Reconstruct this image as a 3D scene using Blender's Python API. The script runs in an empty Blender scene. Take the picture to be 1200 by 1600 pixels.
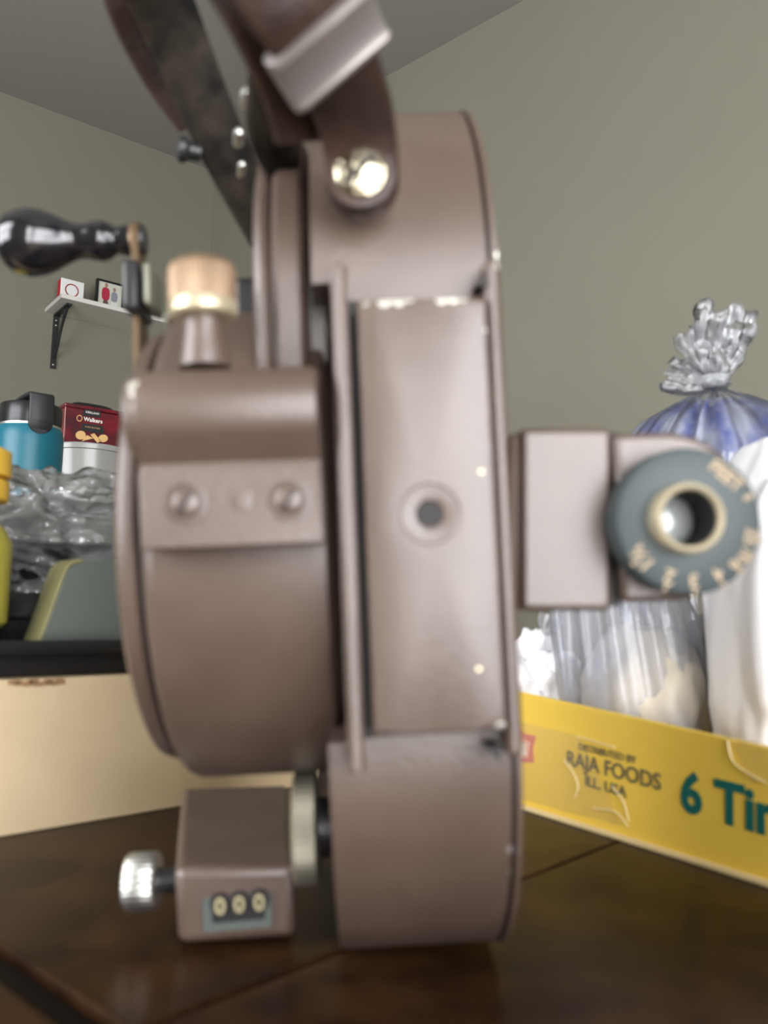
import bpy, bmesh, math, random
from mathutils import Vector, Matrix, noise
random.seed(4)
PI = math.pi
V = Vector
sc = bpy.context.scene
COL = sc.collection

# ------------------------------------------------------------------ camera, light, exposure
F = 1300.0                                    # focal length in pixels of the 1200x1600 frame
PITCH, ROLL = math.radians(7), math.radians(1)
TABLE = 0.75
EYE = V((0, 0, TABLE + 0.0788))
cp, sp, cr, sr = math.cos(PITCH), math.sin(PITCH), math.cos(ROLL), math.sin(ROLL)
FWD = V((0, cp, sp)); UP0 = V((0, -sp, cp)); RT0 = V((1, 0, 0))
RT = RT0 * cr + UP0 * sr
UP = UP0 * cr - RT0 * sr
cam = bpy.data.cameras.new('camera')
cam.sensor_fit = 'VERTICAL'; cam.sensor_height = 36.0; cam.lens = F / 1600 * 36.0
cam.clip_start = 0.005; cam.clip_end = 50
cam.dof.use_dof = True; cam.dof.focus_distance = 1.9; cam.dof.aperture_fstop = cam.lens / 1.9
camo = bpy.data.objects.new('camera', cam); COL.objects.link(camo)
camo.matrix_world = Matrix((
    (RT.x, UP.x, -FWD.x, EYE.x), (RT.y, UP.y, -FWD.y, EYE.y),
    (RT.z, UP.z, -FWD.z, EYE.z), (0, 0, 0, 1)))
sc.camera = camo

world = bpy.data.worlds.new('world'); sc.world = world; world.use_nodes = True
bg = world.node_tree.nodes['Background']
bg.inputs[0].default_value = (0.80, 0.90, 1.0, 1); bg.inputs[1].default_value = 0.6

sc.view_settings.view_transform = 'Standard'; sc.view_settings.look = 'None'
sc.view_settings.gamma = 1.0; sc.view_settings.exposure = 0.95
sc.view_settings.use_curve_mapping = False

CORNER = V((-0.644, 2.877, 0)); DA = V((-0.787, -0.617, 0)); DB = V((0.746, -0.666, 0))
DA.normalize(); DB.normalize()
LA, LB = 2.95, 4.5
CA = CORNER + DA * LA; CB = CORNER + DB * LB; CC = CA + DB * LB
CEIL = EYE.z + 1.6
WINR = (1.5, 2.91, 0.08, 2.0)      # window in near right wall: along CB->CC, and height
WIN_FILL = (1.75, 3.3, 0.70, 2.0)      # fill window added in the near left wall to brighten the carton
WINL = (0.04, 0.46, 0.08, 2.0)      # window in near left wall: along CC->CA

def window_light(name, p, q, win, power, color):
    d = (q - p).normalized(); n = V((-d.y, d.x, 0))
    mid = p + d * (win[0] + win[1]) / 2 + V((0, 0, (win[2] + win[3]) / 2))
    if (V((0, 1, 0)) + EYE * 0 - mid).dot(n) < 0: n = -n
    L = bpy.data.lights.new(name, 'AREA'); L.shape = 'RECTANGLE'
    L.size = win[1] - win[0]; L.size_y = win[3] - win[2]; L.energy = power; L.color = color
    o = bpy.data.objects.new(name, L); COL.objects.link(o)
    o.location = mid - n * 0.12
    z = -n; y = V((0, 0, 1)); x = y.cross(z)
    o.rotation_euler = Matrix((x, y, z)).transposed().to_euler()
window_light('window_daylight', CB, CC, WINR, 53, (1.0, 1.0, 1.03))
window_light('window_daylight', CC, CA, WINL, 48, (1.0, 1.0, 1.03))

window_light('window_daylight', CC, CA, WIN_FILL, 36, (1.0, 1.0, 1.03))  # lamp of the added fill window, lifts carton and right wall

# ------------------------------------------------------------------ geometry of the view (authoring aid)
def ray(px, py):
    return RT * ((px - 600) / F) + UP * ((800 - py) / F) + FWD
def W(px, py, d):                 # point at depth d along the optical axis
    return EYE + ray(px, py) * d
def T(px, py, z=TABLE):           # point on a horizontal plane
    r = ray(px, py); return EYE + r * ((z - EYE.z) / r.z)
def onplane(px, py, p0, n):
    r = ray(px, py); return EYE + r * ((p0 - EYE).dot(n) / r.dot(n))

# local frame of the movie camera (origin at the eye, y away)
a = math.radians(3.5); ro = math.radians(2.3); ya = math.radians(2.0)
Yl = UP * (-math.sin(a)) + FWD * math.cos(a); Zl = UP * math.cos(a) + FWD * math.sin(a); Xl = RT.copy()
Xl, Zl = Xl * math.cos(ro) + Zl * math.sin(ro), Zl * math.cos(ro) - Xl * math.sin(ro)
Xl, Yl = Xl * math.cos(ya) + Yl * math.sin(ya), Yl * math.cos(ya) - Xl * math.sin(ya)
BASE = V((-0.005, 0.214, -0.0913))
def m(px, py, y):                 # local point on plane y that lies on this line of sight
    r = ray(px, py); k = y / r.dot(Yl)
    return V((r.dot(Xl) * k, y, r.dot(Zl) * k)) - BASE
def mx(px, y, py=800): return m(px, py, y).x
def mz(py, y, px=600): return m(px, py, y).z
def by(y): return y - BASE.y
def bz(z): return z - BASE.z

# ------------------------------------------------------------------ materials
def mat(name, color, rough=0.5, metal=0.0, spec=0.5, noise_amt=0.0, noise_scale=20, bump=0.0, bump_scale=200,
        color2=None, trans=0.0, ior=1.45, coat=0.0, coords=None, stretch=(1, 1, 1)):
    M = bpy.data.materials.new(name); M.use_nodes = True
    nt = M.node_tree; b = nt.nodes['Principled BSDF']
    b.inputs['Base Color'].default_value = (*color, 1); b.inputs['Roughness'].default_value = rough
    b.inputs['Metallic'].default_value = metal; b.inputs['Specular IOR Level'].default_value = spec
    b.inputs['Transmission Weight'].default_value = trans; b.inputs['IOR'].default_value = ior
    b.inputs['Coat Weight'].default_value = coat; b.inputs['Coat Roughness'].default_value = 0.15
    tc = nt.nodes.new('ShaderNodeTexCoord'); mp = nt.nodes.new('ShaderNodeMapping')
    mp.inputs['Scale'].default_value = stretch
    if coords: tc.object = coords
    nt.links.new(tc.outputs['Object'], mp.inputs['Vector'])
    M['vec'] = 1
    if noise_amt > 0 or color2:
        n = nt.nodes.new('ShaderNodeTexNoise'); n.inputs['Scale'].default_value = noise_scale
        n.inputs['Detail'].default_value = 5
        nt.links.new(mp.outputs[0], n.inputs['Vector'])
        r = nt.nodes.new('ShaderNodeValToRGB')
        c2 = color2 or tuple(c * (1 - noise_amt) for c in color)
        r.color_ramp.elements[0].position = 0.38; r.color_ramp.elements[1].position = 0.64
        r.color_ramp.elements[0].color = (*c2, 1); r.color_ramp.elements[1].color = (*color, 1)
        nt.links.new(n.outputs['Fac'], r.inputs['Fac']); nt.links.new(r.outputs[0], b.inputs['Base Color'])
    if bump > 0:
        n2 = nt.nodes.new('ShaderNodeTexNoise'); n2.inputs['Scale'].default_value = bump_scale; n2.inputs['Detail'].default_value = 3
        nt.links.new(mp.outputs[0], n2.inputs['Vector'])
        bp = nt.nodes.new('ShaderNodeBump'); bp.inputs['Strength'].default_value = bump; bp.inputs['Distance'].default_value = 0.001
        nt.links.new(n2.outputs['Fac'], bp.inputs['Height']); nt.links.new(bp.outputs[0], b.inputs['Normal'])
    return M

def add_wear_glints(M, root, pts):
    """bare metal where the paint has rubbed off, and painted-in glints, at listed spots of the casing"""
    nt = M.node_tree; b = nt.nodes['Principled BSDF']
    tc = nt.nodes.new('ShaderNodeTexCoord'); tc.object = root
    nz = nt.nodes.new('ShaderNodeTexNoise'); nz.inputs['Scale'].default_value = 420; nz.inputs['Detail'].default_value = 2
    nt.links.new(tc.outputs['Object'], nz.inputs['Vector'])
    last = None
    for p, r in pts:
        d = nt.nodes.new('ShaderNodeVectorMath'); d.operation = 'DISTANCE'; d.inputs[1].default_value = p
        nt.links.new(tc.outputs['Object'], d.inputs[0])
        mr = nt.nodes.new('ShaderNodeMapRange'); mr.inputs[1].default_value = r * 1.15; mr.inputs[2].default_value = r * 0.55
        mr.inputs[3].default_value = 0; mr.inputs[4].default_value = 1
        nt.links.new(d.outputs['Value'], mr.inputs[0])
        if last is None: last = mr.outputs[0]
        else:
            x = nt.nodes.new('ShaderNodeMath'); x.operation = 'MAXIMUM'
            nt.links.new(last, x.inputs[0]); nt.links.new(mr.outputs[0], x.inputs[1]); last = x.outputs[0]
    ad = nt.nodes.new('ShaderNodeMath'); ad.operation = 'ADD'
    nt.links.new(last, ad.inputs[0]); nt.links.new(nz.outputs['Fac'], ad.inputs[1])
    th = nt.nodes.new('ShaderNodeMapRange'); th.inputs[1].default_value = 0.95; th.inputs[2].default_value = 1.15
    nt.links.new(ad.outputs[0], th.inputs[0])
    old = b.inputs['Base Color'].links[0].from_socket
    mixn = nt.nodes.new('ShaderNodeMix'); mixn.data_type = 'RGBA'
    nt.links.new(th.outputs[0], mixn.inputs[0]); nt.links.new(old, mixn.inputs[6])
    mixn.inputs[7].default_value = (0.72, 0.70, 0.62, 1)
    nt.links.new(mixn.outputs[2], b.inputs['Base Color'])
    mm = nt.nodes.new('ShaderNodeMath'); mm.operation = 'MULTIPLY'; mm.inputs[1].default_value = 0.8
    nt.links.new(th.outputs[0], mm.inputs[0]); nt.links.new(mm.outputs[0], b.inputs['Metallic'])

def film(name, tint, clear, rough, bump, bump_scale, white=0.35, gloss=1.0):
    """thin plastic film: part clear, part milky, part glossy"""
    M = bpy.data.materials.new(name); M.use_nodes = True; nt = M.node_tree
    for n in list(nt.nodes):
        if n.type != 'OUTPUT_MATERIAL': nt.nodes.remove(n)
    out = [n for n in nt.nodes if n.type == 'OUTPUT_MATERIAL'][0]
    tr = nt.nodes.new('ShaderNodeBsdfTransparent'); tr.inputs[0].default_value = (0.97, 0.97, 0.98, 1)
    b = nt.nodes.new('ShaderNodeBsdfPrincipled'); b.inputs['Base Color'].default_value = (*tint, 1)
    b.inputs['Roughness'].default_value = rough; b.inputs['Specular IOR Level'].default_value = 0.2
    tl = nt.nodes.new('ShaderNodeBsdfTranslucent'); tl.inputs[0].default_value = (*tint, 1)
    m1 = nt.nodes.new('ShaderNodeMixShader'); m1.inputs[0].default_value = white
    nt.links.new(b.outputs[0], m1.inputs[1]); nt.links.new(tl.outputs[0], m1.inputs[2])
    m2 = nt.nodes.new('ShaderNodeMixShader'); m2.inputs[0].default_value = clear
    nt.links.new(m1.outputs[0], m2.inputs[1]); nt.links.new(tr.outputs[0], m2.inputs[2])
    tc = nt.nodes.new('ShaderNodeTexCoord'); vo = nt.nodes.new('ShaderNodeTexVoronoi'); vo.inputs['Scale'].default_value = bump_scale
    nz = nt.nodes.new('ShaderNodeTexNoise'); nz.inputs['Scale'].default_value = bump_scale * 0.8; nz.inputs['Detail'].default_value = 3
    nt.links.new(tc.outputs['Object'], nz.inputs['Vector']); nt.links.new(tc.outputs['Object'], vo.inputs['Vector'])
    ad = nt.nodes.new('ShaderNodeMath'); nt.links.new(vo.outputs[0], ad.inputs[0]); nt.links.new(nz.outputs[0], ad.inputs[1])
    bp = nt.nodes.new('ShaderNodeBump'); bp.inputs['Strength'].default_value = bump; bp.inputs['Distance'].default_value = 0.006
    nt.links.new(ad.outputs[0], bp.inputs['Height']); nt.links.new(bp.outputs[0], b.inputs['Normal'])
    fr = nt.nodes.new('ShaderNodeFresnel'); fr.inputs[0].default_value = 1.65; nt.links.new(bp.outputs[0], fr.inputs['Normal'])
    gl = nt.nodes.new('ShaderNodeBsdfGlossy'); gl.inputs['Roughness'].default_value = rough; nt.links.new(bp.outputs[0], gl.inputs['Normal'])
    m3 = nt.nodes.new('ShaderNodeMixShader'); gm = nt.nodes.new('ShaderNodeMath'); gm.operation = 'MULTIPLY'; gm.inputs[1].default_value = gloss
    nt.links.new(fr.outputs[0], gm.inputs[0]); nt.links.new(gm.outputs[0], m3.inputs[0])
    nt.links.new(m2.outputs[0], m3.inputs[1]); nt.links.new(gl.outputs[0], m3.inputs[2])
    nt.links.new(m3.outputs[0], out.inputs[0])
    return M

# ------------------------------------------------------------------ mesh helpers
def obj(name, bm, material, parent=None, smooth=35, bevel=0, seg=2, recalc=True, keep=False):
    if recalc: bmesh.ops.recalc_face_normals(bm, faces=bm.faces[:])
    # origin at the centre of the bounds, in the coordinates of the parent
    c = V((0, 0, 0))
    if not keep and bm.verts:
        lo = V([min(v.co[i] for v in bm.verts) for i in range(3)]); hi = V([max(v.co[i] for v in bm.verts) for i in range(3)])
        c = (lo + hi) / 2
        if parent is None: c.z = lo.z
        bmesh.ops.translate(bm, verts=bm.verts[:], vec=-c)
    me = bpy.data.meshes.new(name); bm.to_mesh(me); bm.free()
    if smooth:
        me.shade_smooth()
        me.set_sharp_from_angle(angle=math.radians(smooth))
    o = bpy.data.objects.new(name, me); COL.objects.link(o); me.materials.append(material)
    o.location = c
    if parent is not None:
        o.parent = parent
        if 'origin' in parent: o.location = c - V(parent['origin'])
        elif parent.type == 'MESH': o.location = c - V(parent['ctr'])
    o['ctr'] = tuple(c)
    if bevel:
        md = o.modifiers.new('bevel', 'BEVEL'); md.width = bevel; md.segments = seg; md.limit_method = 'ANGLE'; md.angle_limit = math.radians(40)
    return o
def thing(name, label, cat, loc, group=None):
    o = bpy.data.objects.new(name, None); COL.objects.link(o); o.location = loc
    o.empty_display_size = 0.02
    o['origin'] = tuple(loc); o['label'] = label; o['category'] = cat
    if group: o['group'] = group
    return o
def tag(o, label, cat, group=None):
    o['label'] = label; o['category'] = cat
    if group: o['group'] = group
    return o
def struct(o): o['kind'] = 'structure'; return o
def NB(): return bmesh.new()

def box(bm, x0, x1, y0, y1, z0, z1):
    vs = [bm.verts.new((x, y, z)) for z in (z0, z1) for y in (y0, y1) for x in (x0, x1)]
    for f in ((0, 1, 3, 2), (4, 6, 7, 5), (0, 4, 5, 1), (2, 3, 7, 6), (0, 2, 6, 4), (1, 5, 7, 3)): bm.faces.new([vs[i] for i in f])
    return vs
def obox(bm, c, ax, ay, az, sx, sy, sz):          # oriented box about its centre
    vs = box(bm, -sx / 2, sx / 2, -sy / 2, sy / 2, -sz / 2, sz / 2)
    for v in vs: v.co = c + ax * v.co.x + ay * v.co.y + az * v.co.z
    return vs
def hexa(bm, lo, hi):                              # two rings of equal length joined
    A = [bm.verts.new(p) for p in lo]; B = [bm.verts.new(p) for p in hi]; n = len(A)
    for i in range(n): bm.faces.new((A[i], A[(i + 1) % n], B[(i + 1) % n], B[i]))
    bm.faces.new(A); bm.faces.new(B)
def loft(bm, rings, cap=True, close=True):
    R = [[bm.verts.new(p) for p in r] for r in rings]; n = len(R[0])
    for A, B in zip(R, R[1:]):
        for i in range(n if close else n - 1):
            bm.faces.new((A[i], A[(i + 1) % n], B[(i + 1) % n], B[i]))
    if cap: bm.faces.new(R[0]); bm.faces.new(R[-1])
def lathe(bm, c, prof, axis='x', n=48, cap=True, teeth=0, amp=0.0):
    """prof: (position along axis, radius)"""
    rings = []
    for t, r in prof:
        ring = []
        N = n if not teeth else teeth * 4
        for i in range(N):
            an = 2 * PI * i / N
            rr = r
            if teeth: rr = r - (amp if i % 4 in (0, 1) else 0) * (1 if r > 0 else 0)
            u, w = rr * math.cos(an), rr * math.sin(an)
            ring.append({'x': V((c[0] + t, c[1] + u, c[2] + w)), 'y': V((c[0] + u, c[1] + t, c[2] + w)), 'z': V((c[0] + u, c[1] + w, c[2] + t))}[axis])
        rings.append(ring)
    loft(bm, rings, cap)
def alathe(bm, c, d, prof, n=24):                  # lathe about an arbitrary axis
    d = d.normalized(); s = d.orthogonal().normalized(); q = d.cross(s)
    loft(bm, [[c + d * t + s * (r * math.cos(2 * PI * i / n)) + q * (r * math.sin(2 * PI * i / n)) for i in range(n)] for t, r in prof])
def extr_x(bm, pts, x0, x1, b=0.0):                # profile of (y, z) swept along x, optional rounded ends
    cy = sum(p[0] for p in pts) / len(pts); cz = sum(p[1] for p in pts) / len(pts)
    def ring(x, inset):
        out = []
        n = len(pts)
        for i in range(n):
            p0 = V((pts[i - 1][0], pts[i - 1][1])); p1 = V((pts[i][0], pts[i][1])); p2 = V((pts[(i + 1) % n][0], pts[(i + 1) % n][1]))
            e = (p1 - p0).normalized() + (p2 - p1).normalized()
            nn = V((-e.y, e.x)).normalized()
            if nn.dot(V((cy, cz)) - p1) < 0: nn = -nn
            q = p1 + nn * inset
            out.append(V((x, q.x, q.y)))
        return out
    if b:
        R = []
        for k in range(5):
            t = k / 4 * PI / 2; R.append(ring(x0 + b * (1 - math.sin(t)), b * (1 - math.cos(t)) if False else b * (1 - math.sin(t)) * 0 + b * (1 - math.sin(PI / 2 - (PI / 2 - t)))))
        rings = [ring(x0 + b * (1 - math.cos(k / 4 * PI / 2)), b * (1 - math.sin(k / 4 * PI / 2))) for k in range(5)]
        rings += [ring(x1 - b * (1 - math.cos(k / 4 * PI / 2)), b * (1 - math.sin(k / 4 * PI / 2))) for k in range(4, -1, -1)]
    else: rings = [ring(x0, 0), ring(x1, 0)]
    loft(bm, rings)
def catmull(P, n):
    out = []
    Q = [P[0] * 2 - P[1]] + list(P) + [P[-1] * 2 - P[-2]]
    for i in range(1, len(Q) - 2):
        for k in range(n):
            t = k / n; p0, p1, p2, p3 = Q[i - 1], Q[i], Q[i + 1], Q[i + 2]
            out.append(0.5 * ((2 * p1) + (p2 - p0) * t + (2 * p0 - 5 * p1 + 4 * p2 - p3) * t * t + (3 * p1 - p0 - 3 * p2 + p3) * t ** 3))
    out.append(P[-1].copy()); return out
def strap(bm, keys, thick, n=10, round_start=False):
    """keys: (point, half-width vector)"""
    P = catmull([k[0] for k in keys], n); H = catmull([k[1] for k in keys], n)
    rings = []
    if round_start:
        h0 = H[0].length; d = (P[1] - P[0]).normalized(); pre = []
        for k in range(1, 9):
            s = h0 * (1 - math.cos(k / 8 * PI / 2)) ; w = math.sin(k / 8 * PI / 2)
            pre.append((P[0] - d * (h0 - s), H[0] * max(w, 0.12)))
        P = [p for p, _ in pre[:-1]] + P; H = [h for _, h in pre[:-1]] + H
    for i, p in enumerate(P):
        d = (P[min(i + 1, len(P) - 1)] - P[max(i - 1, 0)]).normalized()
        h = H[i] - d * H[i].dot(d); w = h.length; h.normalize(); nn = d.cross(h).normalized()
        t = thick / 2; c = min(t * 0.6, w * 0.3)
        rings.append([p + h * (w - c) + nn * t, p + h * w + nn * (t - c), p + h * w - nn * (t - c), p + h * (w - c) - nn * t,
                      p - h * (w - c) - nn * t, p - h * w - nn * (t - c), p - h * w + nn * (t - c), p - h * (w - c) + nn * t])
    loft(bm, rings)
def tube(bm, P, r, n=10):
    rings = []
    for i, p in enumerate(P):
        d = (P[min(i + 1, len(P) - 1)] - P[max(i - 1, 0)]).normalized(); s = d.orthogonal().normalized(); q = d.cross(s)
        rings.append([p + s * (r * math.cos(2 * PI * k / n)) + q * (r * math.sin(2 * PI * k / n)) for k in range(n)])
    loft(bm, rings)
def text_bm(body, size, depth=0.0002, bold=0.0):
    cu = bpy.data.curves.new('lettering', 'FONT'); cu.body = body; cu.size = size; cu.extrude = depth; cu.offset = bold
    cu.align_x = 'CENTER'; cu.align_y = 'CENTER'; cu.resolution_u = 3
    o = bpy.data.objects.new('lettering', cu); me = bpy.data.meshes.new_from_object(o)
    bm = NB(); bm.from_mesh(me); bpy.data.objects.remove(o); bpy.data.curves.remove(cu); bpy.data.meshes.remove(me)
    return bm
def text(name, body, size, c, ax, ay, material, parent, depth=0.0002, bold=0.0, sx=1.0, label=None):
    bm = text_bm(body, size, depth, bold); az = ax.cross(ay)
    for v in bm.verts: v.co = c + ax * (v.co.x * sx) + ay * v.co.y + az * v.co.z
    o = obj(name, bm, material, parent, smooth=0, recalc=False)
    if label: o['label'] = label
    return o
def arc(cx, cy, r, a0, a1, n):
    return [(cx + r * math.cos(math.radians(a0 + (a1 - a0) * i / n)), cy + r * math.sin(math.radians(a0 + (a1 - a0) * i / n))) for i in range(n + 1)]

# ------------------------------------------------------------------ room shell
wall_m = mat('wall_paint', (0.200, 0.194, 0.150), 0.85, spec=0.2, noise_amt=0.05, noise_scale=2, bump=0.15, bump_scale=60)
ceil_m = mat('ceiling_paint', (0.27, 0.265, 0.235), 0.9, spec=0.1, bump=0.3, bump_scale=90)
floor_m = mat('floor_wood', (0.20, 0.12, 0.07), 0.4, noise_amt=0.4, noise_scale=6, stretch=(1, 8, 1))
white_m = mat('white_trim', (0.75, 0.74, 0.70), 0.5)
def wall(name, p, q, hole=None, th=0.10):
    d = (q - p); L = d.length; d.normalize(); n = V((-d.y, d.x, 0)); mid = (p + q) / 2
    if (V((-0.6, 0.1, 0)) - mid).dot(n) > 0: n = -n        # n points out of the room
    bm = NB()
    def slab(s0, s1, z0, z1):
        hexa(bm, [p + d * s0 + V((0, 0, z0)), p + d * s1 + V((0, 0, z0)), p + d * s1 + n * th + V((0, 0, z0)), p + d * s0 + n * th + V((0, 0, z0))],
             [p + d * s0 + V((0, 0, z1)), p + d * s1 + V((0, 0, z1)), p + d * s1 + n * th + V((0, 0, z1)), p + d * s0 + n * th + V((0, 0, z1))])
    if hole:
        at = 0
        for s0, s1, z0, z1 in hole:
            slab(at, s0, 0, CEIL); slab(s0, s1, 0, z0); slab(s0, s1, z1, CEIL); at = s1
        slab(at, L, 0, CEIL)
    else: slab(0, L, 0, CEIL)
    o = struct(obj(name, bm, wall_m, smooth=0))
    return d, n
wall('wall_left', CORNER, CA)
wall('wall_right', CORNER, CB)
bm = NB(); hexa(bm, [V((*p.xy, -0.05)) for p in (CORNER, CB, CC, CA)], [V((*p.xy, 0)) for p in (CORNER, CB, CC, CA)]); struct(obj('floor', bm, floor_m, smooth=0))
bm = NB(); hexa(bm, [V((*p.xy, CEIL)) for p in (CORNER, CB, CC, CA)], [V((*p.xy, CEIL + 0.05)) for p in (CORNER, CB, CC, CA)]); struct(obj('ceiling', bm, ceil_m, smooth=0))
NR_ = wall('wall_near_right', CB, CC, [WINR]); NL_ = wall('wall_near_left', CC, CA, [WINL, WIN_FILL])
for (d, n), p, win, wn in ((NR_, CB, WINR, 'window_1'), (NL_, CC, WINL, 'window_2'), (NL_, CC, WIN_FILL, 'added_window')):
    s0, s1, z0, z1 = win
    root = bpy.data.objects.new(wn, None); COL.objects.link(root)
    ctr = p + d * (s0 + s1) / 2 + n * 0.05 + V((0, 0, z0)); root.location = ctr; root['origin'] = tuple(ctr); root['kind'] = 'structure'
    zz = V((0, 0, 1)); bm = NB()
    for s in (s0 + 0.03, s1 - 0.03, (s0 + s1) / 2): obox(bm, p + d * s + n * 0.05 + zz * (z0 + z1) / 2, d, n, zz, 0.05, 0.06, z1 - z0)
    for z in (z0 + 0.03, z1 - 0.03, (z0 + z1) / 2): obox(bm, p + d * (s0 + s1) / 2 + n * 0.05 + zz * z, d, n, zz, s1 - s0, 0.055, 0.05)
    obj('window_frame', bm, white_m, root, smooth=0)
for nm, p, q in (('baseboard_left', CORNER, CA), ('baseboard_right', CORNER, CB)):
    d = (q - p).normalized(); n = V((-d.y, d.x, 0))
    if (V((0, 0, 0)) - p).dot(n) < 0: n = -n
    bm = NB(); obox(bm, (p + q) / 2 + n * 0.008 + V((0, 0, 0.05)), d, n, V((0, 0, 1)), (q - p).length - 0.04, 0.016, 0.10)
    struct(obj(nm, bm, white_m, smooth=0))

# ------------------------------------------------------------------ dining table
tbl_m = mat('dark_table_wood', (0.040, 0.018, 0.007), 0.28, spec=0.5, ior=1.13, color2=(0.015, 0.007, 0.004), noise_scale=5, stretch=(9, 9, 9), bump=0.04, bump_scale=30)
tbl_d = mat('table_groove', (0.006, 0.004, 0.003), 0.6, spec=0.1)
U = V((0.68, 0.733, 0)).normalized(); Vv = V((U.y, -U.x, 0)); ZZ = V((0, 0, 1))
table = thing('dining_table', 'dark glossy wooden dining table that carries the old movie camera and boxes', 'table', (0.1, 0.3, 0))
def tpt(u, v, z): return U * u + Vv * v + V((0, 0, z))
V0, V1, U0, U1 = -0.747, 0.453, 0.03, 1.05
seams = [V0, -0.547, -0.347, -0.147, 0.053, 0.253, V1]
for s0, s1 in zip(seams, seams[1:]):
    bm = NB(); obox(bm, tpt((0.092 + U1) / 2, (s0 + s1) / 2, TABLE - 0.0125), U, Vv, ZZ, U1 - 0.092, s1 - s0 - 0.0012, 0.025)
    obj('plank', bm, tbl_m, table, smooth=0, bevel=0.0008)
bm = NB(); obox(bm, tpt(0.0885, (V0 + V1) / 2, TABLE - 0.0140), U, Vv, ZZ, 0.006, V1 - V0, 0.023); o = obj('inlay_strip', bm, tbl_d, table, smooth=0)
bm = NB(); obox(bm, tpt((U0 + 0.085) / 2, (V0 + V1) / 2, TABLE - 0.0125), U, Vv, ZZ, 0.085 - U0, V1 - V0, 0.025); obj('end_board', bm, tbl_m, table, smooth=0, bevel=0.003)
bm = NB(); obox(bm, tpt((U0 + U1) / 2, (V0 + V1) / 2, TABLE - 0.065), U, Vv, ZZ, U1 - U0 - 0.12, V1 - V0 - 0.12, 0.08); obj('apron', bm, tbl_m, table, smooth=0)
for u in (U0 + 0.1, U1 - 0.1):
    for v in (V0 + 0.1, V1 - 0.1):
        bm = NB(); b_, t_ = tpt(u, v, 0), tpt(u, v, TABLE - 0.03)
        hexa(bm, [b_ + U * a1 * 0.022 + Vv * a2 * 0.022 for a1, a2 in ((-1, -1), (1, -1), (1, 1), (-1, 1))], [t_ + U * a1 * 0.035 + Vv * a2 * 0.035 for a1, a2 in ((-1, -1), (1, -1), (1, 1), (-1, 1))])
        obj('leg', bm, tbl_m, table, smooth=0, bevel=0.003)

# ------------------------------------------------------------------ vintage movie camera
MC = thing('movie_camera', 'large brown painted vintage movie camera with leather strap and crank, standing on the table', 'camera', (0, 0, 0))
MC.matrix_world = Matrix(((Xl.x, Yl.x, Zl.x, 0), (Xl.y, Yl.y, Zl.y, 0), (Xl.z, Yl.z, Zl.z, 0), (0, 0, 0, 1)))
MC.location = EYE + Xl * BASE.x + Yl * BASE.y + Zl * BASE.z
del MC['origin']; MC['origin'] = (0.0, 0.0, 0.0)

paint = mat('brown_crackle_paint', (0.092, 0.060, 0.045), 0.40, spec=1.0, color2=(0.078, 0.050, 0.037), noise_scale=60, bump=0.12, bump_scale=900, coords=MC)
dark = mat('black_recess', (0.012, 0.010, 0.010), 0.6)
black_metal = mat('black_metal', (0.02, 0.02, 0.022), 0.35, spec=0.6)
brass = mat('worn_brass', (0.30, 0.21, 0.135), 0.48, metal=0.6, color2=(0.21, 0.13, 0.075), noise_scale=80, coords=MC)
steel = mat('steel', (0.62, 0.62, 0.58), 0.38, metal=1.0, bump=0.05)
dullsteel = mat('dull_plated_steel', (0.34, 0.32, 0.25), 0.4, metal=0.8)
lacquer = mat('black_lacquer', (0.008, 0.008, 0.010), 0.12, spec=0.6, coat=0.5)
leather = mat('brown_leather', (0.048, 0.026, 0.019), 0.42, spec=0.4, color2=(0.026, 0.015, 0.012), noise_scale=90, bump=0.3, bump_scale=500, coords=MC)
leather_in = mat('leather_rough_side', (0.045, 0.036, 0.026), 0.8, spec=0.15, color2=(0.009, 0.008, 0.007), noise_scale=80, bump=0.4, bump_scale=400, coords=MC)
dial_m = mat('grey_green_dial', (0.047, 0.060, 0.061), 0.45, spec=0.35, coords=MC)
tan_ink = mat('tan_lettering', (0.36, 0.27, 0.17), 0.6)
cream_metal = mat('cream_brass_ring', (0.58, 0.50, 0.34), 0.35, metal=0.6)
lens_m = mat('eyepiece_lens', (0.42, 0.44, 0.43), 0.06, spec=1.0, coat=1.0, coords=MC)
keeper_m = mat('grey_plated_band', (0.25, 0.225, 0.21), 0.38, metal=0.55)

CY, ZT, ZB, RB = by(0.2165), bz(0.0546), bz(-0.0335), 0.0578
def oval(r):     # side profile of the body: two round ends joined by flats
    return arc(CY, ZT, r, 0, 180, 40) + arc(CY, ZB, r, 180, 360, 40)
xl, xs, xr = mx(499, 0.156), mx(784, 0.156), mx(803, 0.156)
xg = mx(528, 0.155)
bm = NB(); extr_x(bm, oval(RB), xg, xs)
notch = arc(CY, ZT, RB, 0, 180, 40) + [(CY - RB + 0.026, ZT - 0.0002), (CY - RB + 0.026, ZB + 0.0002)] + arc(CY, ZB, RB, 180, 360, 40)
extr_x(bm, notch, xl, xg); body = obj('body_shell', bm, paint, MC, smooth=30)
bm = NB(); extr_x(bm, oval(RB - 0.0012), xs - 0.0008, xs + 0.0012); obj('lid_seam', bm, dark, MC, smooth=30)
bm = NB(); extr_x(bm, oval(RB + 0.0002), xs + 0.0007, xr, 0.0014); obj('side_lid', bm, paint, MC, smooth=30)

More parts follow.
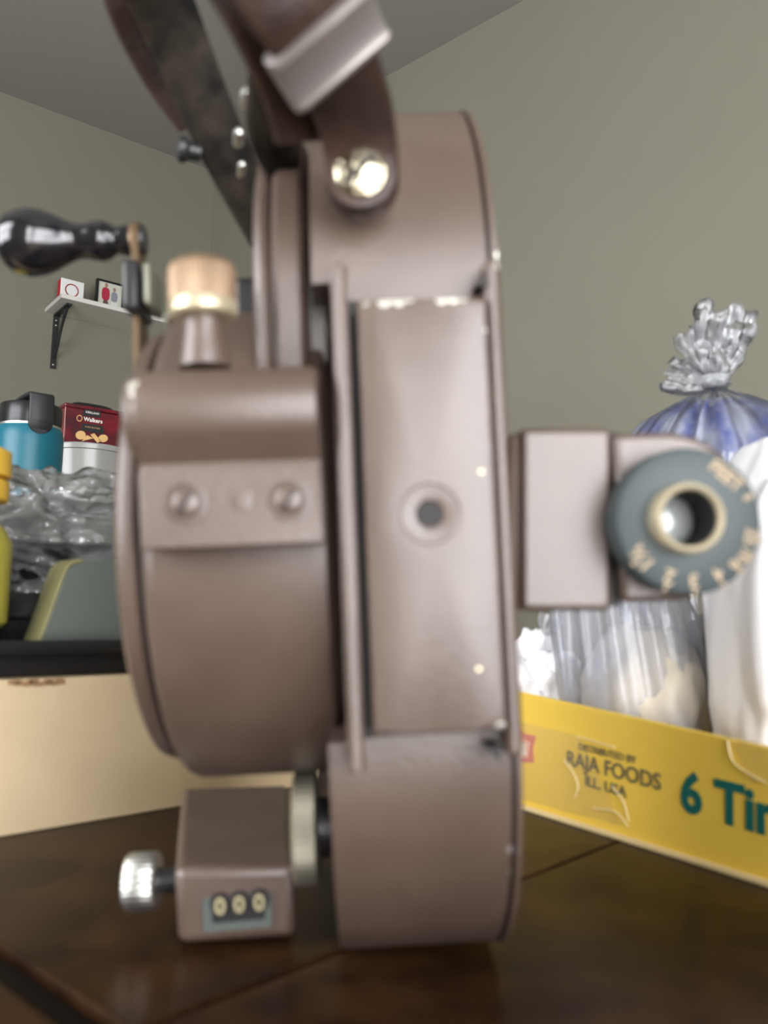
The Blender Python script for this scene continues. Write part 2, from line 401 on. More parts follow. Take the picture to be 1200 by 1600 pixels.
# raised rear channel: two flanges and the pad between them
def slab_px(bm, pxa, pxb, pyt, pyb, y0, y1):
    """block on the back: left and right edges, top and bottom, near and far plane"""
    c = [m(pxa, pyt, y0), m(pxb, pyt, y0), m(pxb, pyb, y0), m(pxa, pyb, y0)]
    hexa(bm, [V((q.x, by(y0), q.z)) for q in c], [V((q.x, by(y1), q.z)) for q in c])
bm = NB(); xa, xb = mx(531, 0.151), mx(556, 0.151)
box(bm, xa, xb, by(0.1505), by(0.163), mz(1208, 0.151), mz(408, 0.151)); obj('flange', bm, paint, MC, bevel=0.0008)
xc, xd = mx(776, 0.1505), mx(803, 0.1505)
box_z = (mz(1196, 0.151), mz(405, 0.151))
bm = NB(); box(bm, xc, xd, by(0.1515), by(0.161), *box_z); obj('flange', bm, paint, MC, bevel=0.0012)
bm = NB(); box(bm, xb - 0.0004, mx(574, 0.151), by(0.1578), by(0.160), mz(1165, 0.151), mz(450, 0.151)); obj('channel_floor', bm, dark, MC)
# pad with sight hole
px0, px1, pz0, pz1 = mx(570, 0.1495), mx(776, 0.1495), mz(1152, 0.1495), mz(466, 0.1495)
hc = m(672, 803, 0.1495); yf = by(0.1495); b_ = 0.0011
def rect_ring(x0, x1, z0, z1, y, angs, c):
    out = []
    for an in angs:
        dx, dz = math.cos(an), math.sin(an); t = 1e9
        if dx > 1e-9: t = min(t, (x1 - c.x) / dx)
        if dx < -1e-9: t = min(t, (x0 - c.x) / dx)
        if dz > 1e-9: t = min(t, (z1 - c.z) / dz)
        if dz < -1e-9: t = min(t, (z0 - c.z) / dz)
        out.append(V((c.x + dx * t, y, c.z + dz * t)))
    return out
angs = sorted([2 * PI * i / 40 + 0.01 for i in range(40)] + [math.atan2(z - hc.z, x - hc.x) % (2 * PI) for x in (px0, px1) for z in (pz0, pz1)])
def circ(r, y): return [V((hc.x + r * math.cos(t), y, hc.z + r * math.sin(t))) for t in angs]
bm = NB()
loft(bm, [rect_ring(px0, px1, pz0, pz1, by(0.161), angs, hc), rect_ring(px0, px1, pz0, pz1, yf + b_, angs, hc),
          rect_ring(px0 + b_ * .3, px1 - b_ * .3, pz0 + b_ * .3, pz1 - b_ * .3, yf + b_ * .3, angs, hc),
          rect_ring(px0 + b_, px1 - b_, pz0 + b_, pz1 - b_, yf, angs, hc),
          circ(0.0056, yf), circ(0.0053, yf + 0.00035), circ(0.0040, yf + 0.0004), circ(0.0026, yf + 0.0007), circ(0.0023, yf + 0.0012), circ(0.0023, yf + 0.006)], cap=False)
pad = obj('rear_pad', bm, paint, MC, smooth=30)
bm = NB(); lathe(bm, (hc.x, 0, hc.z), [(yf + 0.0010, 0.0023), (yf + 0.0055, 0.0023)], 'y', 24); obj('sight_hole', bm, dark, MC)
for qx, qy in ((752, 737), (748, 1045)):
    q = m(qx, qy, 0.1494); bm = NB(); lathe(bm, (q.x, yf, q.z), [(-0.0002, 0.0004), (0.0004, 0.0005)], 'y', 12); obj('rivet', bm, cream_metal, MC)
for tri in (((742, 444), (766, 420), (764, 448)), ((760, 1168), (783, 1168), (781, 1192))):
    P = [m(x, y, 0.1515) for x, y in tri]; bm = NB(); hexa(bm, [p + V((0, 0.0002, 0)) for p in P], [p + V((0, 0.006, 0)) for p in P]); obj('gap_shade', bm, dark, MC)  # black wedges paint the shade in the gaps at the right flange

# spring motor drum on the left
DZ, DR = bz(0.0069), 0.0577
x0, x1 = mx(207, 0.157), mx(506, 0.157)
bm = NB(); lathe(bm, (0, CY, DZ), [(x0, DR - 0.004), (x0 + 0.0006, DR - 0.0022), (x0 + 0.0018, DR - 0.0007), (x0 + 0.0035, DR), (x1, DR), (x1 + 0.004, DR - 0.008)], 'x', 96)
obj('motor_drum', bm, paint, MC, smooth=30)
xe0, xe1 = mx(170, 0.161), mx(203, 0.161)
bm = NB(); lathe(bm, (0, CY, DZ), [(xe0 - 0.001, 0.040), (xe0 - 0.0003, 0.0508), (xe0 + 0.0007, 0.0524), (xe0 + 0.0025, 0.0531), (xe1 - 0.0004, 0.0531), (xe1, 0.0526), (xe1 + 0.0012, 0.050)], 'x', 96)
obj('drum_end_cap', bm, paint, MC, smooth=30)
bm = NB(); lathe(bm, (0, CY, DZ), [(xe1 - 0.001, 0.0520), (x0 + 0.002, 0.0526)], 'x', 72); obj('drum_groove', bm, dark, MC)
bm = NB(); lathe(bm, (0, CY, DZ), [(x1, 0.045), (xl + 0.003, 0.045)], 'x', 64); obj('drum_neck', bm, dark, MC)
q = m(470, 1068, 0.168); bm = NB(); alathe(bm, q + V((0, 0.003, 0)), V((0, -1, -0.3)), [(-0.003, 0.0022), (0.0005, 0.0022), (0.0013, 0.0012)], 16); obj('drum_stud', bm, paint, MC)
# upper wheels, seen edge on
bm = NB(); xa, xb = mx(400, 0.163), mx(430, 0.163)
lathe(bm, (0, CY, ZT), [(xa, 0.047), (xa + 0.0007, 0.0494), (xa + 0.0018, 0.0502), (xb - 0.001, 0.0502), (xb, 0.0490)], 'x', 80); obj('upper_wheel', bm, paint, MC, smooth=30)
bm = NB(); xa2, xb2 = mx(433, 0.161), mx(487, 0.161)
lathe(bm, (0, CY, ZT), [(xb, 0.047), (xa2, 0.047), (xa2, 0.0505), (xa2 + 0.0012, 0.0522), (xb2 - 0.0012, 0.0522), (xb2, 0.0508), (xb2 + 0.0006, 0.044), (xl + 0.002, 0.044)], 'x', 80); obj('upper_boss', bm, paint, MC, smooth=30)
bm = NB(); box(bm, mx(372, 0.205), mx(440, 0.205), by(0.205), by(0.235), mz(500, 0.205), mz(424, 0.205)); obj('dark_block', bm, black_metal, MC, bevel=0.002)  # plain dark block between drum top and upper wheels

# clamp block on the drum: round bar above, screwed plate below
zb0, zb1, zp0, zp1 = mz(556, 0.150), mz(700, 0.149), mz(846, 0.151), mz(718, 0.151)
yn = by(0.1462); zc = (zb0 + zb1) / 2 - 0.0004; rr = (zb0 - zb1) / 2
prof = [(by(0.163), zp0), (by(0.1515), zp0)] + [(by(0.1510), zp0 + 0.0005), (by(0.1510), zp1 - 0.0012)]
prof += [(by(0.1514), zp1 + 0.0006)]
prof += arc(yn + rr, zc, rr, 215, 118, 16)
prof += [(by(0.163), zb0 + 0.0001)]
bm = NB(); bx0, bx1 = mx(212, 0.15), mx(503, 0.15)
extr_x(bm, prof, bx0 + 0.0005, bx1, 0.0009)
obj('clamp_block', bm, paint, MC, smooth=30)
bm = NB(); lathe(bm, (0, yn + rr + 0.0002, zc), [(bx0 - 0.0018, 0.003), (bx0 - 0.0015, rr - 0.0014), (bx0 - 0.0002, rr - 0.0003), (bx0 + 0.002, rr)], 'x', 40); o = obj('bar_end', bm, paint, MC, smooth=30)
for sx_, sy_ in ((290, 786), (452, 781)):
    q = m(sx_, sy_, 0.151); c = (q.x, by(0.151), q.z)
    bm = NB(); lathe(bm, c, [(0.001, 0.0040), (-0.0003, 0.0039), (-0.0004, 0.0034), (0.0003, 0.0030), (0.001, 0.0029)], 'y', 32, cap=False); s = obj('screw_seat', bm, paint, MC)
    bm = NB(); lathe(bm, c, [(0.0008, 0.0028), (0.0000, 0.0028), (-0.0006, 0.0021), (-0.0008, 0.0008), (-0.00082, 0.0001)], 'y', 28); s = obj('screw', bm, paint, MC)
    bm = NB(); obox(bm, V(c) + V((0, -0.0007, 0)), V((0.5, 0, 0.86)), V((0, 1, 0)), V((-0.86, 0, 0.5)), 0.0042, 0.0005, 0.0006); obj('screw_slot', bm, dark, s)
q = m(378, 783, 0.151); bm = NB(); lathe(bm, (q.x, by(0.151), q.z), [(0.0006, 0.0022), (-0.0002, 0.0020), (-0.0003, 0.0012)], 'y', 20); obj('plug', bm, paint, MC)

# brass knurled knob on a painted neck
ky = 0.158; kx = mx(317, ky, 450); kt, kb = mz(409, ky, 317), mz(497, ky, 317); h = kt - kb; kr = 54 / F * ky
bm = NB(); lathe(bm, (kx, by(ky), kb), [(h * 0.26, kr), (h * 0.30, kr), (h * 0.80, kr), (h * 0.92, kr * 0.93), (h, kr * 0.72), (h * 1.02, 0.0008)], 'z', 48, teeth=44, amp=0.00025)
kn = obj('knurled_knob', bm, brass, MC, smooth=50)
bm = NB(); lathe(bm, (kx, by(ky), kb), [(-h * 0.02, kr * 0.70), (0, kr * 0.94), (h * 0.05, kr), (h * 0.24, kr), (h * 0.28, kr * 0.96)], 'z', 48); obj('knob_rim', bm, cream_metal, kn)
bm = NB(); lathe(bm, (kx, by(ky), mz(575, ky, 317)), [(0, 0.0050), (0.003, 0.0046), (0.0060, 0.0040), (kb - mz(575, ky, 317) + 0.001, 0.0038)], 'z', 32); obj('knob_neck', bm, paint, MC)
q = m(263, 496, 0.163); bm = NB(); alathe(bm, q, V((0, -1, 0.3)), [(-0.002, 0.001), (0, 0.0011), (0.0008, 0.0006)], 14); obj('screw', bm, steel, MC)

# winding crank with black wooden handle
ax_ = mx(214, 0.214, 420); zh = m(100, 372, 0.214).z
bm = NB()
arm = [(CY + 0.0045 * math.cos(t), zh + 0.0045 * math.sin(t)) for t in [PI * i / 10 for i in range(11)]] + [(CY + 0.0060 * math.cos(t), DZ + 0.0060 * math.sin(t)) for t in [PI + PI * i / 10 for i in range(11)]]
extr_x(bm, arm, ax_ - 0.0009, ax_ + 0.0009, 0.0003); ca = obj('crank_arm', bm, mat('dark_bronze', (0.13, 0.085, 0.045), 0.45, metal=0.5), MC)
bm = NB(); lathe(bm, (0, CY, DZ), [(ax_ - 0.003, 0.006), (ax_ + 0.001, 0.0075), (xe0 + 0.001, 0.009)], 'x', 32); obj('crank_hub', bm, black_metal, ca)
zk = m(215, 448, 0.21).z
bm = NB(); box(bm, mx(196, 0.21, 450), mx(222, 0.21, 450), by(0.206), by(0.222), zk - 0.007, zk + 0.006); obj('crank_fold', bm, black_metal, ca, bevel=0.0012)
bm = NB(); box(bm, mx(226, 0.21, 450), mx(240, 0.21, 450), by(0.207), by(0.221), zk - 0.0055, zk + 0.0055); obj('crank_plate', bm, mat('dull_zinc', (0.26, 0.26, 0.20), 0.5, metal=0.4), ca, bevel=0.0014)
s = 0.214 / F
hp = [(-8, 2), (-6, 18), (0, 34), (12, 46), (28, 52), (45, 54), (62, 51), (80, 44), (98, 35), (112, 29), (124, 27.5), (134, 29), (142, 31), (154, 32), (164, 30), (172, 25), (178, 21), (184, 23), (196, 25), (203, 24), (204, 10)]
hx = mx(100, 0.214, 372)
bm = NB(); lathe(bm, (hx, CY, zh), [((p - 100) * s, r * s) for p, r in hp], 'x', 40); obj('crank_handle', bm, lacquer, MC, smooth=60)
bm = NB(); lathe(bm, (hx, CY, zh), [((203 - 100) * s, 26 * s), (ax_ - hx, 24 * s)], 'x', 24); obj('handle_ferrule', bm, brass, MC)
bm = NB(); lathe(bm, (0, CY, zh), [(ax_ + 0.0005, 25 * s), (ax_ + 0.0018, 22 * s), (ax_ + 0.0022, 8 * s)], 'x', 24); obj('handle_nut', bm, black_metal, MC)

# footage counter on the lower left
n0, f0 = 0.202, 0.270
tn, tf = 1352, 1230
near = [m(272, tn + 6, n0), m(463, tn, n0), m(463, 1466, n0), m(279, 1477, n0)]
far = [m(284, tf, f0), m(452, tf - 5, f0), m(452, 1335, f0), m(288, 1345, f0)]
bm = NB(); hexa(bm, near, far); counter = obj('counter_housing', bm, paint, MC, bevel=0.0022, seg=3)
def nq(px, py, off): return m(px, py, n0 - off)
bm = NB(); R1 = [(316, 1404), (424, 1396), (424, 1448), (318, 1457)]; R2 = [(330, 1412), (414, 1406), (414, 1436), (332, 1443)]
loft(bm, [[nq(x, y, -0.001) for x, y in R1], [nq(x, y, 0.0006) for x, y in R1], [nq(x, y, 0.0006) for x, y in R2], [nq(x, y, -0.0002) for x, y in R2]], cap=False)
obj('counter_bezel', bm, mat('grey_green_bezel', (0.09, 0.105, 0.095), 0.5, metal=0.2), counter)
bm = NB(); hexa(bm, [nq(x, y, 0.0003) for x, y in R2], [nq(x, y, -0.001) for x, y in R2]); obj('counter_window', bm, dark, counter)
for dx in (344, 374, 405):
    q = nq(dx, 1412 - (dx - 344) * 0.1, 0.0004); bm = NB()
    lathe(bm, (q.x, q.y, q.z), [(0.0, 0.0026), (-0.0003, 0.0024)], 'y', 20); w_ = obj('number_wheel', bm, dark, counter)
    text('numeral', '0', 0.0052, q + V((0, -0.00045, -0.0006)), V((1, 0, 0)), V((0, 0, 1)), mat('cream_numeral', (0.34, 0.30, 0.17), 0.5), counter, 0.0001, 0.00012)
ks = m(223, 1377, 0.212); kz = ks.z
bm = NB(); lathe(bm, (0, ks.y, kz), [(mx(198, 0.212, 1377), 0.0060), (mx(203, 0.212, 1377), 0.0068), (mx(243, 0.212, 1377), 0.0068), (mx(248, 0.212, 1377), 0.0060)], 'x', 40, teeth=30, amp=0.00025); obj('reset_knob', bm, steel, MC, smooth=50)
bm = NB(); lathe(bm, (0, ks.y, kz), [(mx(246, 0.212, 1377), 0.0030), (mx(276, 0.212, 1377) + 0.002, 0.0030)], 'x', 20); obj('reset_shaft', bm, black_metal, MC)
bm = NB(); lathe(bm, (0, by(0.2047), bz(-0.0626)), [(mx(452, 0.192, 1290), 0.0118), (mx(457, 0.192, 1290), 0.0132), (mx(490, 0.192, 1290), 0.0132), (mx(495, 0.192, 1290), 0.0118)], 'x', 60, teeth=56, amp=0.0004); obj('knurled_wheel', bm, dullsteel, MC, smooth=50)
bm = NB(); lathe(bm, (0, by(0.2047), bz(-0.0626)), [(mx(490, 0.195, 1290), 0.0070), (xl + 0.004, 0.0070)], 'x', 32); obj('wheel_axle', bm, black_metal, MC)

# eyepiece arm on the right
ea, eb = 0.1575, 0.188
bm = NB(); slab_px(bm, 814, 957, 668, 955, ea, eb); arm_o = obj('eyepiece_arm', bm, paint, MC, bevel=0.0012)
bm = NB(); slab_px(bm, 798, 812, 676, 962, ea + 0.0015, eb); obj('arm_collar', bm, paint, MC, bevel=0.0009)
bm = NB(); slab_px(bm, 806, 970, 676, 948, ea + 0.003, eb - 0.001); obj('arm_core', bm, dark, MC)
bm = NB(); ec = m(1046, 806, ea); er = 134 / F * ea; ex = mx(965, ea)
pts = [V((ex, 0, ec.z + er))] + [V((ec.x + er * math.cos(t), 0, ec.z + er * math.sin(t))) for t in [PI / 2 - PI * i / 32 for i in range(33)]] + [V((ex, 0, ec.z - er))]
hexa(bm, [p + V((0, by(ea), 0)) for p in pts], [p + V((0, by(eb), 0)) for p in pts]); obj('arm_head', bm, paint, MC, bevel=0.0012)
dc = m(1078, 814, 0.149); dr = 118 / F * 0.149
rc = m(1080, 809, 0.1445); ro_ = 57 / F * 0.1445; ri = 45 / F * 0.1445
bm = NB(); lathe(bm, (dc.x, 0, dc.z), [(by(0.149), ro_ * 0.9), (by(0.149), dr - 0.0010), (by(0.1494), dr - 0.0003), (by(0.1502), dr), (by(0.1545), dr), (by(0.1570), dr * 0.98), (by(0.1570), ro_ * 0.9)], 'y', 80, cap=False); dial = obj('focus_dial', bm, dial_m, MC, smooth=30)
bm = NB(); lathe(bm, (rc.x, 0, rc.z), [(by(0.150), ro_ * 0.98), (by(0.1453), ro_), (by(0.1445), ro_ * 0.96), (by(0.1443), (ro_ + ri) / 2), (by(0.1446), ri * 1.03), (by(0.1455), ri)], 'y', 56, cap=False); ring = obj('eyepiece_ring', bm, cream_metal, MC)
bm = NB(); lathe(bm, (rc.x, 0, rc.z), [(by(0.1454), ri), (by(0.1555), ri * 0.98)], 'y', 48, cap=False); obj('eyepiece_tube', bm, dark, MC)
bm = NB(); lathe(bm, (rc.x, 0, rc.z), [(by(0.1555), ri * 0.98), (by(0.1548), ri * 0.8), (by(0.1543), ri * 0.4), (by(0.1541), 0.0002)], 'y', 40); obj('eyepiece_lens', bm, lens_m, MC, smooth=60)
for body_t, an, rad, size in (('FEET', 48, 0.79, 0.0034), ('-', 22, 0.86, 0.006), ('1½', 214, 0.82, 0.0038), ('2', 246, 0.80, 0.0038), ('3', 270, 0.80, 0.0036), ('4', 295, 0.80, 0.0034), ('6', 313, 0.84, 0.0032), ('10', 326, 0.86, 0.0028), ('25', 343, 0.84, 0.0030)):
    t = math.radians(an); rdir = V((math.cos(t), 0, math.sin(t))); tdir = V((math.sin(t), 0, -math.cos(t)))
    if body_t == '-': tdir, rdir2 = V((math.cos(t), 0, math.sin(t))), V((-math.sin(t), 0, math.cos(t)))
    else: rdir2 = rdir
    text('dial_numeral', body_t, size, V((dc.x, by(0.14895), dc.z)) + rdir * (dr * rad), tdir, rdir2, tan_ink, dial, 0.0001, 0.0001)
    if body_t not in 'FEET-':
        bm = NB(); obox(bm, V((dc.x, by(0.14895), dc.z)) + rdir * (dr * 0.965), rdir, V((0, 1, 0)), tdir, 0.0009, 0.0002, 0.0005); obj('dial_tick', bm, tan_ink, dial, smooth=0)

# leather carrying strap
def iv(dx, dy, w): return (V((1, 0, 0)) * dx + V((0, 0, 1)) * dy).normalized() * w
A = [(m(567, 285, 0.1530), iv(1, 0.05, 0.0069)), (m(563, 230, 0.1500), iv(1, 0.08, 0.0069)), (m(550, 165, 0.1440), iv(1, 0.25, 0.0072)), (m(512, 80, 0.1340), iv(.9, .5, 0.0080)),
     (m(455, -10, 0.126), iv(.85, .53, 0.0085)), (m(380, -110, 0.124), iv(.8, .6, 0.0088)), (m(285, -190, 0.140), iv(.85, .5, 0.0088)), (m(215, -170, 0.168), iv(.95, .2, 0.0085)),
     (m(225, -70, 0.190), iv(.95, .3, 0.0082)), (m(268, 40, 0.205), iv(.93, .35, 0.0078)), (m(318, 160, 0.217), iv(.93, .33, 0.0072)), (m(368, 270, 0.228), iv(.93, .33, 0.0066)), (m(420, 370, 0.238), iv(.95, .3, 0.0062))]
bm = NB(); strap(bm, A[:7], 0.0028, 12, True); st = obj('carrying_strap', bm, leather, MC, smooth=50)
bm = NB(); strap(bm, A[6:], 0.0030, 12); obj('strap_underside', bm, leather_in, MC, smooth=50)
# padded outer layer along the far strand and the doubled-back layer of the near strand
bm = NB(); P2 = [(m(165, -120, 0.198), iv(.9, .35, 0.006)), (m(190, -20, 0.205), iv(.9, .35, 0.0055)), (m(215, 50, 0.212), iv(.9, .35, 0.0052)), (m(255, 130, 0.219), iv(.9, .35, 0.0045)), (m(292, 200, 0.224), iv(.9, .35, 0.0025))]
strap(bm, P2, 0.004, 10); obj('strap_pad', bm, leather, MC, smooth=50)
bm = NB(); P3 = [(m(345, -90, 0.131), iv(.8, .6, 0.0065)), (m(405, 10, 0.134), iv(.85, .5, 0.0065)), (m(440, 90, 0.140), iv(.9, .4, 0.0062)), (m(462, 155, 0.147), iv(1, .2, 0.0058)), (m(470, 215, 0.153), iv(1, .1, 0.0050))]
strap(bm, P3, 0.0040, 10); obj('strap_layer', bm, leather, MC, smooth=50)
bm = NB(); P4 = [(m(430, 120, 0.158), iv(1, .3, 0.0056)), (m(428, 180, 0.164), iv(1, .1, 0.0058)), (m(432, 225, 0.170), iv(1, 0, 0.0054)), (m(440, 262, 0.176), iv(1, 0, 0.004))]
strap(bm, P4, 0.004, 8); obj('strap_layer', bm, leather_in, MC, smooth=50)
# plated keeper round the near strand
kc = m(511, 72, 0.1335); kxd = iv(.85, .50, 1); kd = (A[4][0] - A[2][0]).normalized(); kxd = (kxd - kd * kxd.dot(kd)).normalized(); kn_ = kxd.cross(kd)
if kn_.y > 0: kn_ = -kn_
bm = NB(); prof = []
for uu, hh in ((-0.0050, 0.0016), (-0.0048, 0.0030), (-0.0039, 0.0033), (-0.0030, 0.0027), (0.0030, 0.0027), (0.0039, 0.0033), (0.0048, 0.0030), (0.0050, 0.0016), (0.0044, -0.0026), (-0.0044, -0.0026)): prof.append((uu, hh))
w_ = 0.0086
loft(bm, [[kc + kxd * s_ + kd * u_ + kn_ * (h_ * f_) for u_, h_ in prof] for s_, f_ in ((-w_ - 0.0016, 0.35), (-w_ - 0.0012, 0.8), (-w_, 1), (w_, 1), (w_ + 0.0012, 0.8), (w_ + 0.0016, 0.35))])
obj('strap_keeper', bm, keeper_m, st, smooth=40)
rv = m(563, 270, 0.150); bm = NB(); lathe(bm, (rv.x, rv.y, rv.z), [(0.0030, 0.0052), (0.0009, 0.0053), (-0.0006, 0.0047), (-0.0015, 0.0030), (-0.0018, 0.0008)], 'y', 28); s_ = obj('strap_screw', bm, mat('worn_nickel', (0.50, 0.45, 0.33), 0.20, metal=1.0, bump=0.5, bump_scale=500), st)
bm = NB(); obox(bm, rv + V((0, -0.0017, 0)), V((.7, 0, .7)), V((0, 1, 0)), V((-.7, 0, .7)), 0.0072, 0.0006, 0.0010); obj('screw_slot', bm, dark, st)
bm = NB(); lathe(bm, (rv.x, rv.y, rv.z), [(0.0028, 0.0066), (0.0002, 0.0064), (0.0000, 0.0055)], 'y', 28); obj('washer', bm, leather, st)
q = m(296, 236, 0.222); bm = NB(); alathe(bm, q, V((-1, -0.3, 0.1)), [(-0.003, 0.0022), (0, 0.0024), (0.0012, 0.0034), (0.0026, 0.0034), (0.0034, 0.0022)], 20); obj('stud', bm, black_metal, MC)
for qx, qy, y_, r_ in ((386, 146, 0.205, 0.0018), (373, 208, 0.208, 0.0014), (378, 258, 0.215, 0.0011)):
    q = m(qx, qy, y_); bm = NB(); alathe(bm, q, V((0.2, -1, 0.2)), [(-0.004, r_), (0, r_), (r_ * 0.7, r_ * 0.7), (r_, 0.0002)], 16); obj('strap_rivet', bm, steel, MC)

wear_glints = []
def wp(px, py, y, r): wear_glints.append((m(px, py, y), r))
for p in ((537, 410, .1515, .0012), (563, 1208, .1515, .0012), (572, 468, .1495, .0013), (772, 468, .1495, .0014), (772, 480, .1495, .0012), (579, 1149, .1495, .0012), (784, 1138, .1495, .0013), (797, 1193, .1515, .0013), (782, 412, .1515, .0013),
          (602, 467, .1496, .0020), (622, 466, .1496, .0018), (640, 465, .1496, .0012), (690, 464, .1496, .0016), (708, 464, .1496, .0014), (725, 464, .1496, .0010), (772, 600, .15, .0008), (774, 640, .15, .0009), (774, 660, .15, .0007), (762, 515, .1495, .0008),
          (208, 602, .148, .0014), (211, 620, .148, .0015), (214, 640, .148, .0016), (218, 655, .148, .0010), (500, 650, .149, .0014), (496, 635, .148, .0012), (171, 610, .163, .002), (171, 590, .163, .0015),  # last two spots paint a glint on the drum cap edge
          (784, 378, .16, .0016), (786, 396, .158, .0018), (801, 1330, .163, .0012), (798, 1370, .165, .0012), (792, 1400, .168, .0009)): wp(*p)
add_wear_glints(paint, MC, wear_glints)

# ------------------------------------------------------------------ cardboard box and what it carries
card = mat('beige_cardboard', (0.66, 0.52, 0.33), 0.75, spec=0.2, noise_amt=0.12, noise_scale=14, bump=0.1, bump_scale=150)
card_edge = mat('torn_cardboard', (0.34, 0.20, 0.10), 0.9)
blackp = mat('black_plastic', (0.012, 0.012, 0.013), 0.3, spec=0.5)
CU = V((0.709, 0.705, 0)).normalized(); CN = V((-CU.y, CU.x, 0))          # along the front, and away
L1 = T(0, 1308); BH = 0.0535
org = L1 - CU * 0.13
cb = thing('cardboard_box', 'plain beige cardboard box lying on the table left of the movie camera', 'box', org + CU * 0.15 + CN * 0.12)
def cbx(s, t, z): return org + CU * s + CN * t + V((0, 0, z))
CL, CW = 0.275, 0.26
for nm, c, sx_, sy_, sz_ in (('front_panel', cbx(CL / 2, 0.0015, BH / 2), CL, 0.003, BH), ('back_panel', cbx(CL / 2, CW - 0.0015, BH / 2), CL, 0.003, BH), ('side_panel', cbx(0.0015, CW / 2, BH / 2), 0.003, CW - 0.006, BH),
                             ('side_panel', cbx(CL - 0.0015, CW / 2, BH / 2), 0.003, CW - 0.006, BH), ('bottom_panel', cbx(CL / 2, CW / 2, 0.0015), CL - 0.006, CW - 0.006, 0.003), ('top_flap', cbx(CL / 2, CW / 4, BH - 0.0015), CL - 0.006, CW / 2 - 0.004, 0.003), ('top_flap', cbx(CL / 2, CW * 0.75, BH - 0.0015), CL - 0.006, CW / 2 - 0.004, 0.003)):
    bm = NB(); obox(bm, c, CU, CN, ZZ, sx_, sy_, sz_); obj(nm, bm, card, cb, smooth=0, bevel=0.0006)
bm = NB()
for k in range(14):
    s_ = 0.131 + k * 0.0013 + random.uniform(-.001, .001); obox(bm, cbx(s_, -0.0002, BH - 0.0008 - random.random() * 0.0012), CU, CN, ZZ, 0.003, 0.0008, 0.0016)
obj('torn_edge', bm, card_edge, cb, smooth=0)
# lower tray
def tray(name, label, s0, s1, t0, t1, z, hgt, wallw, flare):
    bm = NB()
    def rr(g, zz, n=6):
        out = []; r = 0.018
        for (cs, ct, a0) in ((s1 - r, t1 - r, 0), (s0 + r, t1 - r, 90), (s0 + r, t0 + r, 180), (s1 - r, t0 + r, 270)):
            for i in range(n + 1):
                an = math.radians(a0 + 90 * i / n); out.append(cbx(cs + (r + g) * math.cos(an), ct + (r + g) * math.sin(an), zz))
        return out
    loft(bm, [rr(-0.004 - flare, z), rr(-0.002 - flare, z + 0.001), rr(-0.001, z + hgt * 0.55), rr(0.0015, z + hgt * 0.62), rr(0.002, z + hgt * 0.75), rr(0.0015, z + hgt * 0.9), rr(0.0, z + hgt), rr(-0.002, z + hgt), rr(-wallw, z + hgt * 0.8), rr(-wallw - 0.004, z + hgt * 0.45)])
    o = obj(name, bm, blackp, None, smooth=40); tag(o, label, 'tray'); return o
tray('black_tray', 'wide black plastic tray lying directly on the beige cardboard box', 0.01, CL - 0.012, 0.004, CW - 0.01, BH, 0.0135, 0.004, 0.001)
tray('black_tray', 'smaller black plastic tray sitting on the wide tray behind the grey container', 0.02, CL - 0.022, 0.034, CW - 0.02, BH + 0.0061, 0.0255, 0.004, 0.002)
# grey container standing in the front of the tray
gr = mat('grey_green_plastic', (0.14, 0.16, 0.145), 0.4, spec=0.4); gy = mat('yellowed_edge', (0.27, 0.26, 0.12), 0.5)
gp = [(60, 1006), (84, 940), (102, 892), (112, 880), (128, 876), (250, 870), (256, 880), (270, 1006)]
pc = cbx(0.15, 0.018, 0); plane_n = CN
P = [onplane(x, y, pc, CN) for x, y in gp]
zmin = min(p.z for p in P); dzz = (TABLE + BH + 0.0061) - zmin
for p in P: p.z += 0
gt = thing('plastic_container', 'grey green plastic container with slanted yellowed side, between the black trays', 'container', P[0])
bm = NB(); hexa(bm, P, [p + CN * 0.013 for p in P]); obj('container_body', bm, gr, gt, bevel=0.0012)
bm = NB(); pe = P[:5]; strap(bm, [(p - CN * 0.0 + CN * 0.0065, CN * 0.0072) for p in pe], 0.0016, 6); obj('container_rim', bm, gy, gt, smooth=50)
bm = NB(); hexa(bm, [V((P[0].x, P[0].y, TABLE + BH + 0.0061)), V((P[-1].x, P[-1].y, TABLE + BH + 0.0061)), P[-1], P[0]], [V((p.x, p.y, z)) + CN * 0.013 for p, z in ((P[0], TABLE + BH + 0.0061), (P[-1], TABLE + BH + 0.0061), (P[-1], P[-1].z), (P[0], P[0].z))]); obj('container_foot', bm, gr, gt, smooth=0)

